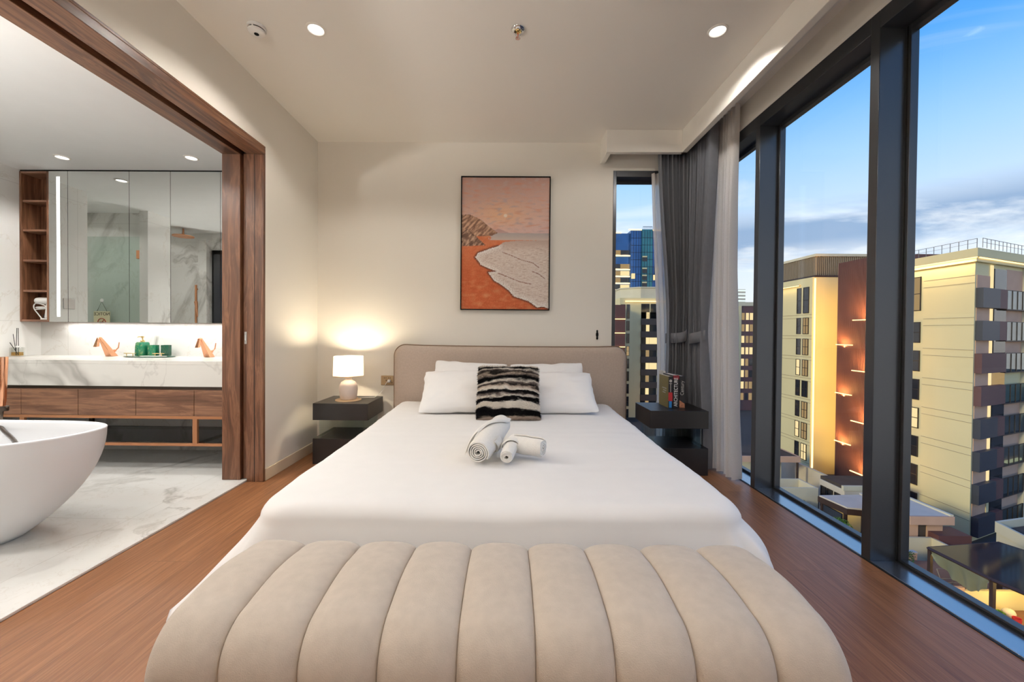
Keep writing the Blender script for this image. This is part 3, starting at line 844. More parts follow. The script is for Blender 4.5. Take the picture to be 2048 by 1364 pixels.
# ---------------------------------------------------------------- small wall hook
hk = thing('wall_hook', 'small black wall hook above the headboard near the window', 'hook', (.835, BY, 1.10))
MB().lathe([(0, -.045), (.006, -.043), (.010, -.03), (.0065, -.018), (.012, -.005), (.012, .012), (.007, .026), (.009, .038), (.004, .046), (0, .047)], n=14, caps=False).xf(Matrix.Diagonal((1, .45, 1, 1))).build('plate', M['black'], hk, smooth=60).location = (0, -.005, 0)
MB().tube(smooth_path([(0, -.006, .0), (0, -.020, -.008), (0, -.026, -.022), (0, -.020, -.030), (0, -.015, -.026)]), .003, 8).build('hook', M['black'], hk)

# ---------------------------------------------------------------- painting
pt = thing('painting', 'framed beach painting in coral and white over the bed', 'painting', (-.032, BY, 1.945))
PW, PH = .832, 1.240
fm = MB()
for a in ((-PW/2, -PW/2+.008, -.035, 0, -PH/2, PH/2), (PW/2-.008, PW/2, -.035, 0, -PH/2, PH/2), (-PW/2+.008, PW/2-.008, -.035, 0, -PH/2, -PH/2+.008), (-PW/2+.008, PW/2-.008, -.035, 0, PH/2-.008, PH/2)): fm.box(*a)
fm.build('frame', M['black'], pt, .001)
def inpoly(x, y, P):
    c_ = False; j = len(P)-1
    for i in range(len(P)):
        (xi, yi), (xj, yj) = P[i], P[j]
        if (yi > y) != (yj > y) and x < (xj-xi)*(y-yi)/(yj-yi)+xi: c_ = not c_
        j = i
    return c_
def seg_d(x, y, P):
    """signed height above a polyline given left to right; None outside"""
    best = 1e9
    for (ax, ay), (bx_, by_) in zip(P, P[1:]):
        dx_, dy_ = bx_-ax, by_-ay; L = dx_*dx_+dy_*dy_
        t_ = max(0, min(1, ((x-ax)*dx_+(y-ay)*dy_)/L)); best = min(best, math.hypot(x-ax-dx_*t_, y-ay-dy_*t_))
    return best
px0, px1, py0, py1 = 178, 880, 140, 1195
FOAM = [(900, 640), (620, 645), (520, 655), (470, 690), (420, 705), (310, 745), (288, 780), (335, 840), (400, 870), (460, 893), (392, 900), (440, 965), (500, 1000), (560, 1045), (600, 1092), (720, 1130), (790, 1180), (830, 1172), (900, 1190)]
EDGE = FOAM[3:]
CL1 = [(170, 438), (245, 438), (330, 478), (400, 535), (466, 582), (420, 606), (300, 612), (170, 600)]
CL2 = [(170, 590), (222, 552), (300, 618), (372, 684), (170, 692)]
W1 = [(505, 738), (580, 765), (660, 800), (750, 822), (800, 860)]
W2 = [(470, 905), (560, 940), (650, 975), (740, 992)]
W3 = [(745, 890), (800, 912), (850, 950)]
def lerp(a, b, t_): t_ = max(0, min(1, t_)); return tuple(p+(q-p)*t_ for p, q in zip(a, b))
def paint(x, y):
    n1 = nz(x*.02, y*.05, 1); n2 = nz(x*.09, y*.2, 2); n3 = nz(x*.25, y*.25, 3)
    x2, y2 = x+6*n2+5*n3, y+6*nz(x*.11, y*.11, 7)+3*n3
    h = 0
    if y < 583:
        c_ = lerp((196, 158, 146), (222, 186, 172), (y-140)/330)
        c_ = lerp(c_, (224, 192, 186), (y-440)/150)
        g_ = math.exp(-(((x-500)/190)**2+((y-440)/95)**2)); c_ = lerp(c_, (238, 190, 152), .85*g_)
        k = max(0, n1*1.6+.3*n2-.1); c_ = lerp(c_, (198, 172, 168), k*.9)
        k = max(0, nz(x*.012+5, y*.045, 8)*1.5-.2); c_ = lerp(c_, (216, 150, 122), k*.7)
        d = math.hypot(x-528, y-445)
        if d < 17: c_ = lerp((252, 232, 214), c_, max(0, (d-12)/5)); h = .4
        c_ = lerp(c_, (150, 118, 108), .22*max(0, n3))
        if y > 583-34*(1-abs(x-475)/85)-6*nz(x*.04, 4): c_ = lerp(c_, (176, 140, 136), .6)
    elif y < 640 and x > 410+40*n2:
        c_ = lerp((172, 164, 164), (206, 188, 176), (y-583)/55); c_ = lerp(c_, (200, 184, 172), max(0, nz(x*.02, y*.3, 5))*.9)
    else:
        c_ = lerp((214, 138, 98), (184, 88, 48), (y-650)/260)
        c_ = lerp(c_, (200, 104, 64), .5+.8*n1); c_ = lerp(c_, (150, 66, 34), .6*max(0, n3+.3*n2)); c_ = lerp(c_, (216, 132, 84), .7*max(0, nz(x*.1, y*.1, 15)))
        c_ = lerp(c_, (214, 160, 118), .6*max(0, nz(x*.02, y*.03, 12))*max(0, min(1, (y-850)/150)))
        h = .15*n3
    if inpoly(x2*.5+x*.5, y2*.5+y*.5, FOAM) :
        c_ = lerp((212, 192, 178), (232, 222, 214), .5+.8*n2+.5*n3)
        c_ = lerp(c_, (180, 152, 138), 1.1*max(0, nz(x*.03, y*.35, 6)))
        c_ = lerp(c_, (190, 166, 154), max(0, 1-(y-640)/90))
        de = seg_d(x2, y2, EDGE)
        if de < 52: c_ = lerp((246, 240, 234), c_, de/52); c_ = lerp(c_, (164, 140, 126), 1.3*max(0, nz(x*.16, y*.16, 9))); h = .9+.8*n3
        for Wv in (W1, W2, W3):
            d = seg_d(x+3*n2, y+6*n2, Wv)
            if d < 4: c_ = lerp((128, 78, 58), c_, d/4.5)
            elif d < 26: c_ = lerp((222, 210, 202), c_, d/26); h = max(h, .5)
    elif y > 660:
        d = seg_d(x2, y2, EDGE)
        if d < 17: c_ = lerp((84, 40, 24), c_, d/18)
    for P, k in ((CL1, 0), (CL2, 1)):
        if inpoly(x+4*n3, y+5*n3, P):
            r = nz((x+y*.9)*.05, (y-x*.4)*.02, 4+k)+.4*nz(x*.13, y*.13, 5)
            c_ = lerp((122, 88, 70), (206, 166, 138), .45+r*1.4) if k == 0 else lerp((92, 64, 50), (196, 162, 138), .4+r*1.5)
            h = .5+.6*n3
    return c_, h
CN, CM = 190, 280
cm = MB(); cols = []
for j in range(CM):
    for i in range(CN):
        a, b = i/(CN-1), j/(CM-1)
        c_, h = paint(px0+(px1-px0)*a, py1-(py1-py0)*b)
        cm.v.append(((a-.5)*(PW-.017), -.022-.0018*h, (b-.5)*(PH-.017))); cols.append(srgb(*c_))
cm.f = [(j*CN+i, j*CN+i+1, (j+1)*CN+i+1, (j+1)*CN+i) for j in range(CM-1) for i in range(CN-1)]
t = NT('oil_on_canvas'); at_ = t.n('ShaderNodeVertexColor', layer_name='paint'); br_ = t.noise(t.coord('Object', (1, 1, 2.4)), 150, 3)
t.bsdf(at_.outputs[0], .55, 0, br_, .25, .003, spec=.3)
co = cm.build('canvas', t.m, pt, smooth=180)
ca = co.data.color_attributes.new('paint', 'FLOAT_COLOR', 'POINT'); ca.data.foreach_set('color', [q for c_ in cols for q in c_])
MB().box(-PW/2+.008, PW/2-.008, -.018, -.002, -PH/2+.008, PH/2-.008).build('stretcher', M['canvas_edge'], pt)

# ---------------------------------------------------------------- curtains
def ss(t_): t_ = max(0, min(1, t_)); return t_*t_*(3-2*t_)
def curtain_mb(span, z0, z1, folds, amp, depth_dir, seed, nz_=70, ns=260):
    """span(z01) -> (start, end) along the rail; depth_dir adds the pleat depth"""
    mb = MB()
    def fn(u, v):
        z = z0+(z1-z0)*v
        a, b = span(v)
        ph = folds*2*PI*u+(.9*nz(u*5+seed, v*.6)+seed)
        w = b-a
        s_ = a+w*u+.22*w/folds*math.sin(ph*.5*2)
        d = amp(v)*(1.5*(1-abs(math.sin(ph*.5))**.8*2)+.35*math.sin(1.3*ph+seed))+.010*nz(u*5, v*2.2, seed)
        return depth_dir(s_, d, z, v)
    return mb.grid(fn, ns, nz_)
TB = .395     # tie height as a fraction of the drop
def pinch(v, w_top, w_tie, w_bot):
    if v > TB: k = ss((v-TB)/(1-TB))**.9; return w_tie+(w_top-w_tie)*k
    k = ss((TB-v)/TB); return w_tie+(w_bot-w_tie)*k
grp = 'charcoal curtains in the corner'
c1 = thing('curtain', 'charcoal curtain on the headboard wall, tied back', 'curtain', (1.54, 3.66, 0), 0, grp)
def sp1(v):
    cl = pinch(v, 1.335, 1.432, 1.402); return (cl, 1.616)
curtain_mb(sp1, .02, 2.84, 8, lambda v: .029*(1-.30*math.exp(-((v-TB)/.06)**2)), lambda s_, d, z, v: (s_, 3.636+d, z), 1.3).build('panel', M['curtain'], c1, smooth=180, world=True)
def tie_mb(pts, zc, hh, slope):
    mb = MB(); n = len(pts)
    vs = []
    for i, (x, y) in enumerate(pts):
        t_ = i/(n-1); zz = zc+slope*(t_-.5)-.012*math.sin(PI*t_)
        vs += [(x, y, zz-hh), (x, y, zz+hh)]
    mb.add(vs, [(2*i, 2*i+2, 2*i+3, 2*i+1) for i in range(n-1)]); return mb
pts = [(1.428+.185*math.sin(PI/2*i/11), 3.644-.062*math.cos(PI/2*(i/11*2-1))-.0*i) for i in range(12)]
o = tie_mb(pts, 1.10, .045, .05).build('tie_back', M['curtain'], c1, smooth=180, world=True); m_ = o.modifiers.new('t', 'SOLIDIFY'); m_.thickness = .006
c2 = thing('curtain', 'charcoal curtain on the window wall, tied back beside the sheer', 'curtain', (1.61, 3.42, 0), 0, grp)
def sp2(v):
    e_ = pinch(v, 3.20, 3.34, 3.24); return (3.60, e_)
curtain_mb(sp2, .02, 2.85, 8, lambda v: .027*(1-.25*math.exp(-((v-TB)/.06)**2)), lambda s_, d, z, v: (1.638+d, s_, z), 4.1).build('panel', M['curtain'], c2, smooth=180, world=True)
pts = [(1.645-.062*math.sin(PI*(.08+.84*i/11)), 3.61-.285*i/11) for i in range(12)]
o = tie_mb(pts, 1.09, .045, .03).build('tie_back', M['curtain'], c2, smooth=180, world=True); m_ = o.modifiers.new('t', 'SOLIDIFY'); m_.thickness = .006
g2 = 'ivory sheer curtains'
c3 = thing('sheer_curtain', 'ivory sheer hanging beside the window wall, in front of the glass', 'curtain', (1.70, 3.2, 0), 0, g2)
def sp3(v): return (3.40, 3.06+.05*math.sin(v*3)-.05*(1-v))
curtain_mb(sp3, .025, 2.87, 6, lambda v: .016+.016*(1-v), lambda s_, d, z, v: (1.728+d, s_, z), 2.2).build('panel', M['sheer'], c3, smooth=180, world=True)
c4 = thing('sheer_curtain', 'ivory sheer behind the dark curtain at the narrow end window', 'curtain', (1.5, 3.72, 0), 0, g2)
def sp4(v): return (1.345+.05*ss((1-v)/.7)*(1 if v > .3 else 1)-.03*v*v, 1.76)
curtain_mb(sp4, .02, 2.60, 9, lambda v: .010, lambda s_, d, z, v: (s_, 3.733+d, z), 6.2).build('panel', M['sheer'], c4, smooth=180, world=True)
rl = MB().box(1.60, 1.625, -1.6, 3.50, 2.866, 2.89).box(1.70, 1.725, -1.6, 3.50, 2.866, 2.89)
o = rl.build('curtain_rail', M['white_plastic'], None); tag(o, 'white double curtain rail inside the ceiling pocket over the windows', 'curtain rail')

# ---------------------------------------------------------------- books
bk = 'books standing on the bedside table'
def book(label, x0, x1, h, d, cover, y=3.272, lean_=0):
    t_ = thing('book', label, 'book', ((x0+x1)/2, y, .5105), R_(lean_), bk)
    w = (x1-x0)/2-.0006
    cv = MB(); cv.box(-w, -w+.003, 0, d, 0, h); cv.box(w-.003, w, 0, d, 0, h); cv.box(-w+.003, w-.003, 0, .003, 0, h)
    cv.build('cover', cover, t_, .0008)
    MB().box(-w+.0032, w-.0032, .0035, d-.004, .003, h-.003).build('pages', M['paper'], t_)
    return t_, w
vert = lambda x, y, z: Matrix.Translation((x, y, z)) @ Matrix.Rotation(PI/2, 4, 'X') @ Matrix.Rotation(PI/2, 4, 'Z')
b1, w = book('olive-sided book with red and blue bands on its spine', 1.312, 1.347, .258, .20, M['olive'])
MB().box(-w, w, -.0012, 0, .0, .258).build('spine', M['book_navy'], b1)
MB().box(-w, w, -.0020, -.0012, .058, .128).build('band', M['red'], b1)
MB().box(-w*.62, w*.62, -.0020, -.0012, .004, .056).build('band', M['blue'], b1)
MB().lathe([(0, 0), (.0115, 0), (.0115, .0012), (0, .0012)], n=20, caps=False).xf(Matrix.Translation((0, -.0012, .222)) @ Matrix.Rotation(PI/2, 4, 'X')).build('emblem', M['grey_ink'], b1)
MB().box(-.002, .002, -.0024, -.0012, .130, .205).build('emblem', M['grey_ink'], b1)
MB().box(-w*.7, w*.7, -.002, -.0012, .198, .202).build('emblem', M['grey_ink'], b1)
for k, (a, b) in enumerate(((.04, .13), (.045, .11), (.06, .12))):   # worn foil lines on the olive front cover
    MB().box(-w-.0006, -w, a, b, .150-.018*k, .158-.018*k).build('title_line', M['grey_ink'], b1)
b2, w = book('thickest book, black with the tall word ARCHITECTURE up its spine', 1.349, 1.400, .268, .21, M['book_black'])
MB().box(-w, w, -.0012, 0, .235, .268).build('band', M['book_maroon'], b2)
lettering('lettering', 'ARCHITECTURE', .041, M['white_ink'], b2, vert(-.001, -.0016, .131), sx=.80)
b3, w = book('black book with the word Century on its spine, nearest the dark curtain', 1.402, 1.447, .262, .21, M['book_black'])
lettering('lettering', 'Century', .040, M['grey_ink'], b3, vert(.0, -.0010, .165), sx=.88)
MB().grid(lambda u, v: (-w+2*w*u, -.0012, .004+.062*v*(1-.5*u)), 8, 8).build('cover_picture', M['skin_photo'], b3)
b4, w = book('thin pale book between the banded book and the black one, its top showing', 1.3555, 1.3755, .281, .10, M['paper'], 3.495)

# ---------------------------------------------------------------- ceiling fittings
def downlight(label, x, y, z, grp, energy, col, disc, blend=.3, r=.042, ang=142):
    t_ = thing('ceiling_light', label, 'ceiling light', (x, y, z), 0, grp)
    MB().lathe([(r+.014, 0), (r+.014, -.004), (r+.004, -.007), (r, -.003), (r, 0)], n=32, caps=False).build('ring', M['trimw'], t_, smooth=60)
    MB().lathe([(0, -.0015), (r+.001, -.0015), (r+.001, -.0005), (0, -.0005)], n=32, caps=False).build('disc', disc, t_)
    lamp('SPOT', 'downlight_lamp', t_, (0, 0, -.012), energy, col, spot_size=R_(ang), spot_blend=blend, shadow_soft_size=.035)
    return t_
gl = 'recessed bedroom ceiling lights'
downlight('recessed ceiling light nearer the bathroom opening, beside the smoke detector', -1.144, 2.36, CZ, gl, P_DOWN, C_WARM, M['lamp_white'])
dl_ = downlight('recessed ceiling light nearer the windows, beside the pelmet', 1.209, 2.37, CZ, gl, P_DOWN, C_WARM, M['lamp_white'])
[c_ for c_ in dl_.children if c_.type == 'LIGHT'][0].rotation_euler = (R_(15), 0, 0)     # aimed a little towards the bed
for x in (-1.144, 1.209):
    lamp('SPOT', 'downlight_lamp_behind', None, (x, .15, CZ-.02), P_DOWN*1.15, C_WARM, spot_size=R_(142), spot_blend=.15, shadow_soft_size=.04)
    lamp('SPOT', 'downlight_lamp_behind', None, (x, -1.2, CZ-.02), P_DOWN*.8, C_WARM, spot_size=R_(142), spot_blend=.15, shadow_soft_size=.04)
sm = thing('smoke_detector', 'white round smoke detector on the ceiling', 'smoke detector', (-1.485, 2.345, CZ))
MB().lathe([(0, 0), (.050, 0), (.050, -.012), (.046, -.016), (0, -.016)], n=36, caps=False).build('base', M['white_plastic'], sm, smooth=40)
MB().lathe([(0, -.016), (.042, -.016), (.042, -.023), (0, -.023)], n=36, caps=False).build('vent_gap', M['black'], sm, smooth=40)
MB().lathe([(0, -.023), (.046, -.023), (.044, -.033), (.034, -.040), (0, -.041)], n=36, caps=False).build('cap', M['white_plastic'], sm, smooth=40)
MB().lathe([(0, -.0405), (.013, -.0405), (.013, -.0425), (0, -.0425)], n=20, caps=False).build('sensor', M['black'], sm)
for a in (0.6, 2.7, 4.8): MB().box(-.003, .003, -.003, .003, -.024, -.012).xf(Matrix.Translation((.045*math.cos(a), .045*math.sin(a), 0))).build('post', M['white_plastic'], sm)
spk = thing('sprinkler', 'chrome fire sprinkler head in the middle of the ceiling', 'sprinkler', (.043, 2.36, CZ))
MB().lathe([(.041, 0), (.041, -.002), (.034, -.010), (.022, -.013), (.019, -.002)], n=36, caps=False).build('escutcheon', M['chrome'], spk, smooth=60)
MB().lathe([(0, 0), (.018, 0), (.018, -.006), (.009, -.012), (.009, -.024), (0, -.024)], n=20, caps=False).build('body', M['brass'], spk, smooth=40)
for s_ in (-1, 1): MB().tube(smooth_path([(s_*.008, 0, -.020), (s_*.013, 0, -.032), (s_*.006, 0, -.046), (0, 0, -.050)]), .0022, 8).build('arm', M['chrome'], spk)
MB().lathe([(.002, -.024), (.003, -.034), (.002, -.046)], n=10).build('bulb', M['red'], spk)
MB().lathe([(0, -.050), (.014, -.051), (.015, -.0525), (0, -.054)], n=24, caps=False).build('deflector', M['chrome'], spk)

# floor lamp added out of view behind the camera to brighten the ceiling
fl = thing('added_floor_lamp', 'added black floor lamp, unseen behind the bench, its upward bowl filling the ceiling with light', 'floor lamp', (-1.30, -1.25, 0))
MB().lathe([(0, 0), (.15, 0), (.15, .015), (.02, .03), (0, .03)], n=32, caps=False).build('base', M['black'], fl, smooth=40)
MB().tube([(0, 0, .03), (0, 0, 1.72)], .012, 12).build('pole', M['black'], fl, smooth=60)
MB().lathe([(0, 1.72), (.03, 1.72), (.12, 1.76), (.19, 1.84), (.186, 1.842), (.115, 1.766), (.03, 1.73), (0, 1.73)], n=36, caps=False).build('bowl', M['black'], fl, smooth=60)
lamp('SPOT', 'fill_uplight', fl, (0, 0, 1.80), P_FILL_BED, C_WARM, (PI, 0, 0), spot_size=PI, spot_blend=1.0, shadow_soft_size=.12)
# ================================================================== BATHROOM THINGS
# ---------------------------------------------------------------- counter and vanity
CT, CB, CY = .873, .672, 3.09
ctr = thing('washbasin_counter', 'thick white veined marble counter under the mirror', 'counter', (-3.2, 3.36, CB))
MB().box(LW+.002, BX-.002, CY, BW-.001, CT-.03, CT).build('worktop', M['marble_ctr'], ctr, .002, world=True)
MB().box(LW+.002, BX-.002, CY, CY+.03, CB, CT-.03).build('apron', M['marble_ctr'], ctr, 0, world=True)
MB().box(LW+.02, BX-.02, CY+.03, BW-.02, CB+.01, CT-.03).build('carcass', M['wal_x'], ctr, 0, world=True)
vn = thing('vanity_cabinet', 'walnut drawer unit on a copper frame below the marble counter', 'cabinet', (-3.2, 3.36, .2))
MB().box(LW+.01, BX-.01, CY+.03, BW-.01, .645, CB-.0005).build('shadow_gap', M['bronze'], vn, 0, world=True)
MB().box(LW+.01, BX-.01, CY+.025, BW-.01, .44, .645).build('carcass', M['wal_x'], vn, 0, world=True)
ds = [LW+.012, -3.815, -3.362, -2.906, -2.447, BX-.012]
for a, b in zip(ds, ds[1:]):
    MB().box(a+.0022, b-.0022, CY+.002, CY+.024, .442, .643).build('drawer', M['wal_x'], vn, .0015, world=True)
for z0, z1 in ((.418, .440), (.206, .226)):
    MB().box(LW+.012, BX-.012, CY+.002, CY+.022, z0, z1).build('rail', M['copper_br'], vn, .001, world=True)
    MB().box(LW+.012, BX-.012, BW-.03, BW-.01, z0, z1).build('rail', M['bronze'], vn, .001, world=True)
for x in (-3.81, -2.442):
    MB().box(x-.018, x+.018, CY+.002, CY+.022, .226, .418).build('post', M['copper_br'], vn, .001, world=True)
    MB().box(x-.018, x+.018, BW-.03, BW-.01, .226, .418).build('post', M['bronze'], vn, .001, world=True)
    MB().box(x-.010, x+.010, CY+.022, BW-.03, .206, .226).build('rail', M['bronze'], vn, 0, world=True)
MB().box(LW+.014, BX-.014, CY+.023, BW-.031, .2265, .2345).build('glass_shelf', M['glass_shelf'], vn, 0, world=True)

# ---------------------------------------------------------------- mirror cabinet and open shelf
MB0, MT = 1.176, 2.495
mc = thing('mirror_cabinet', 'long wall cabinet with mirrored doors above the marble counter', 'mirror cabinet', (-3.2, 3.56, MB0))
MB().box(-4.036, BX-.004, MY+.02, BW-.001, MB0+.004, 2.508).build('carcass', M['wal_z'], mc, 0, world=True)
MB().box(LW+.002, BX-.004, MY+.006, MY+.02, MT+.002, 2.508).build('top_trim', M['black'], mc, 0, world=True)
ms = [-4.038, -3.868, -3.324, -2.960, -2.52, BX-.004]
for k, (a, b) in enumerate(zip(ms, ms[1:])):
    dr = MB().box(a+.0018, b-.0018, MY, MY+.019, MB0, MT).build('mirror_door', M['mirror'], mc, .0, smooth=0, world=True)
    if k == 0:
        MB().box(-3.966, -3.939, MY-.0015, MY, 1.222, 2.447).build('led_strip', M['led'], dr, 0, world=True)
lamp('AREA', 'cabinet_led', None, (-3.1, 3.565, MB0-.004), P_COVE, C_COOL, shape='RECTANGLE', size=1.9, size_y=.03)
sf = thing('open_shelf', 'tall narrow walnut shelf with five open niches beside the mirrors', 'shelf', (-4.17, 3.56, MB0))
sx0, sx1 = LW+.002, -4.040
q = MB(); q.box(sx0, sx0+.018, MY, BW-.002, MB0, MT); q.box(sx1-.018, sx1, MY, BW-.002, MB0, MT)
q.build('side_panel', M['wal_z'], sf, .001, world=True)
MB().box(sx0+.018, sx1-.018, BW-.012, BW-.002, MB0, MT).build('back_panel', M['wal_z'], sf, 0, world=True)
for z in (MB0, 1.438, 1.704, 1.970, 2.228, MT-.018):
    MB().box(sx0+.018, sx1-.018, MY+(0 if z in (MB0, MT-.018) else .01), BW-.012, z, z+.018).build('shelf_board', M['wal_x'], sf, .001, world=True)

# ---------------------------------------------------------------- hair dryer in the lowest niche
hd_ = thing('hair_dryer', 'white hair dryer with coiled cord in the lowest niche of the shelf', 'hair dryer', (-4.115, 3.53, MB0+.018))
MB().box(-.030, .040, -.028, .028, 0, .014).build('stand', M['white_plastic'], hd_, .003)
MB().hull8([(-.012, -.015, .014), (.026, -.015, .014), (.026, .015, .014), (-.012, .015, .014)], [(.006, -.016, .150), (.040, -.016, .150), (.040, .016, .150), (.006, .016, .150)]).build('handle', M['white_plastic'], hd_, .008, 3)
MB().lathe([(0, -.095), (.020, -.093), (.028, -.084), (.031, -.06), (.031, .0), (.029, .060), (.0, .061)], n=24, caps=False).xf(Matrix.Translation((.000, 0, .168)) @ Matrix.Rotation(PI/2, 4, 'Y')).build('barrel', M['white_plastic'], hd_, smooth=50)
pc = [(-.030, -.015, .010), (-.060, -.016, .05), (-.095, -.018, .10), (-.092, -.018, .135), (-.06, -.018, .146), (-.01, -.016, .13), (.004, -.014, .115), (-.04, -.03, .112), (-.075, -.02, .108), (-.05, -.006, .106), (0, -.012, .104), (-.05, -.032, .094), (-.074, -.016, .092), (-.03, -.004, .094), (.0, -.014, .10)]
MB().tube(smooth_path(pc, 7), .0042, 8).build('cord', M['white_plastic'], hd_, smooth=60)
o = MB().box(-.025, .025, -.02, .02, 0, .05).build('plug_box', M['grey_plastic'], None, .004); o.location = (-4.155, 3.575, MB0+.0185)
tag(o, 'small dark box behind the hair dryer cord in the shelf niche', 'box')

# ---------------------------------------------------------------- taps
def tap(label, x):
    t_ = thing('basin_tap', label, 'tap', (x, 3.545, CT+.0005), 0, 'rose copper basin taps')
    b = MB()
    b.hull8([(-.027, -.034, 0), (.027, -.034, 0), (.027, .034, 0), (-.027, .034, 0)],
            [(-.0085, -.118, .172), (.0085, -.118, .172), (.0085, -.100, .176), (-.0085, -.100, .176)])
    b.build('body', M['copper'], t_, .004, 2)
    MB().hull8([(-.015, -.152, .088), (.015, -.152, .088), (.013, -.122, .092), (-.013, -.122, .092)],
               [(-.0085, -.126, .168), (.0085, -.126, .168), (.0085, -.108, .174), (-.0085, -.108, .174)]).build('spout', M['copper'], t_, .003, 2)
    MB().tube([(.012, .018, .05), (.024, .034, .075), (.030, .036, .125)], [.006, .005, .004], 10).build('lever', M['copper'], t_, smooth=60)
    MB().lathe([(.012, 0), (.012, .012), (.0, .013)], n=16, caps=False).xf(Matrix.Translation((.005, .012, .044)) @ Matrix.Rotation(R_(50), 4, 'Y')).build('lever_boss', M['copper'], t_)
    return t_
tap('rose copper basin tap on the counter, nearer the open shelf', -3.545)
tap('rose copper basin tap on the counter, nearer the sliding door', -2.665)

# ---------------------------------------------------------------- green toiletry set on its tray
TX, TY = -3.155, 3.49
tr = thing('tray', 'oval tray with gold handles under the green bathroom set', 'tray', (TX, TY, CT+.0005))
def oval(a, b, z, n=56, p=2.4): return [(a*math.copysign(abs(math.cos(2*PI*i/n))**(2/p), math.cos(2*PI*i/n)), b*math.copysign(abs(math.sin(2*PI*i/n))**(2/p), math.sin(2*PI*i/n)), z) for i in range(n)]
def loft(rings, close_top=True):
    mb = MB(); n = len(rings[0])
    mb.add([p for r in rings for p in r], [(k*n+i, k*n+(i+1) % n, (k+1)*n+(i+1) % n, (k+1)*n+i) for k in range(len(rings)-1) for i in range(n)])
    mb.f.append(tuple(range(n))[::-1]); mb.f.append(tuple(range((len(rings)-1)*n, len(rings)*n))); return mb
loft([oval(.20, .075, 0), oval(.212, .082, .003), oval(.214, .084, .007), oval(.21, .081, .009)]).build('plate', M['green_dark'], tr, smooth=40)
loft([oval(.10, .024, .0092), oval(.115, .030, .0095), oval(.113, .029, .0125)]).xf(Matrix.Translation((.070, -.042, 0))).build('white_inlay', M['marble_ctr'], tr, smooth=40)
for sx_, ex in ((-1, .055), (1, .13)):
    hx = sx_*.125
    MB().tube([(hx-.05, -.055, .034), (hx+.05, -.055, .034)], .0035, 8).build('handle', M['brass'], tr, smooth=60)
    for dx_ in (-.028, .028): MB().tube([(hx+dx_, -.055, .009), (hx+dx_, -.055, .034)], .003, 8).build('handle_post', M['brass'], tr, smooth=60)
sp_ = thing('soap_dispenser', 'green marble soap dispenser with a gold pump on the tray', 'soap dispenser', (-3.245, 3.52, CT+.0106))
loft([oval(.043, .043, 0, p=3.4), oval(.046, .046, .006, p=3.4), oval(.044, .044, .08, p=3.4), oval(.040, .040, .112, p=3.4), oval(.034, .034, .120, p=3.2)]).build('bottle', M['green_marble'], sp_, smooth=45)
MB().lathe([(0, .12), (.016, .12), (.016, .134), (.010, .137), (.005, .14), (.005, .158), (.011, .159), (.011, .172), (0, .173)], n=20, caps=False).build('pump', M['brass'], sp_, smooth=40)
MB().tube([(0, 0, .167), (-.018, -.022, .167), (-.022, -.027, .162)], .004, 8).build('nozzle', M['brass'], sp_, smooth=60)
def cup(label, x, y, mat, r=.036, h=.094):
    t_ = thing('tumbler', label, 'tumbler', (x, y, CT+.0106), 0, 'green marble tumblers')
    rg = [oval(r*.97, r*.97, 0, p=3), oval(r, r, .004, p=3), oval(r, r, h, p=3), oval(r-.005, r-.005, h, p=3), oval(r-.006, r-.006, .012, p=3)]
    loft(rg).build('cup', mat, t_, smooth=40); return t_
cup('green marbled tumbler next to the soap dispenser, holding a clear tube', -3.148, 3.52, M['green_marble'])
cup('darker green tumbler on the tray, farthest from the soap dispenser', -3.055, 3.545, M['green_dark'], .033)
tb = thing('toothbrush_pack', 'clear wrapped toothbrushes standing in the green tumbler', 'toothbrush pack', (-3.14, 3.52, CT+.023))
MB().hull8([(-.012, -.006, 0), (.012, -.006, 0), (.012, .006, 0), (-.012, .006, 0)], [(.008, -.006, .165), (.040, -.006, .165), (.040, .006, .165), (.008, .006, .165)]).build('wrapper', M['glass_clear'], tb, .001)
for k, dx_ in enumerate((-.004, .004)): MB().tube([(dx_, 0, .004), (dx_+.024, 0, .155)], .0028, 8).build('toothbrush', M['white_plastic'], tb)

# ---------------------------------------------------------------- reed diffuser
rd = thing('reed_diffuser', 'glass reed diffuser with black sticks at the end of the counter', 'reed diffuser', (-4.248, 3.42, CT+.0005))
bt = MB(); bt.box(-.042, .042, -.024, .024, 0, .078); bt.box(-.034, .034, -.017, .017, .006, .0775)
bt.build('bottle', M['glass_clear'], rd, .003)
MB().box(-.0335, .0335, -.0165, .0165, .0065, .036).build('oil', M['amber'], rd)
MB().lathe([(.012, .078), (.012, .090), (0, .091)], n=16).build('collar', M['white_plastic'], rd)
for k, (tx, ty) in enumerate(((-.115, -.02), (-.004, .01), (.012, -.012), (-.07, .02))):
    MB().tube([(.010*math.cos(k*1.7), .01*math.sin(k*1.7), .012), (tx, ty, .245-.02*(k == 0))], .0021, 6).build('reed', M['black'], rd)

# ---------------------------------------------------------------- bathtub
tub = thing('bathtub', 'white egg-shaped freestanding bathtub by the sliding door', 'bathtub', (-3.0, 2.05, .0105))
def tub_ring(l, w, z, n=110, p=2.3, dip=0):
    out = []
    for i in range(n):
        a = 2*PI*i/n; c_, s_ = math.cos(a), math.sin(a)
        x = l*math.copysign(abs(c_)**(2/p), c_); y = w*math.copysign(abs(s_)**(2/p), s_)
        out.append((x, y, z+dip*((x/l)**2)))
    return out
rg = []
for k in range(17):
    t_ = k/16; f = 1-(1-t_)**1.9
    rg.append(tub_ring(.42+.41*f, .19+.15*f, .0+.540*t_, dip=.024*t_**3))
rg.append(tub_ring(.832, .342, .547, dip=.024)); rg.append(tub_ring(.828, .338, .552, dip=.024)); rg.append(tub_ring(.812, .322, .552, dip=.024)); rg.append(tub_ring(.806, .316, .547, dip=.024))
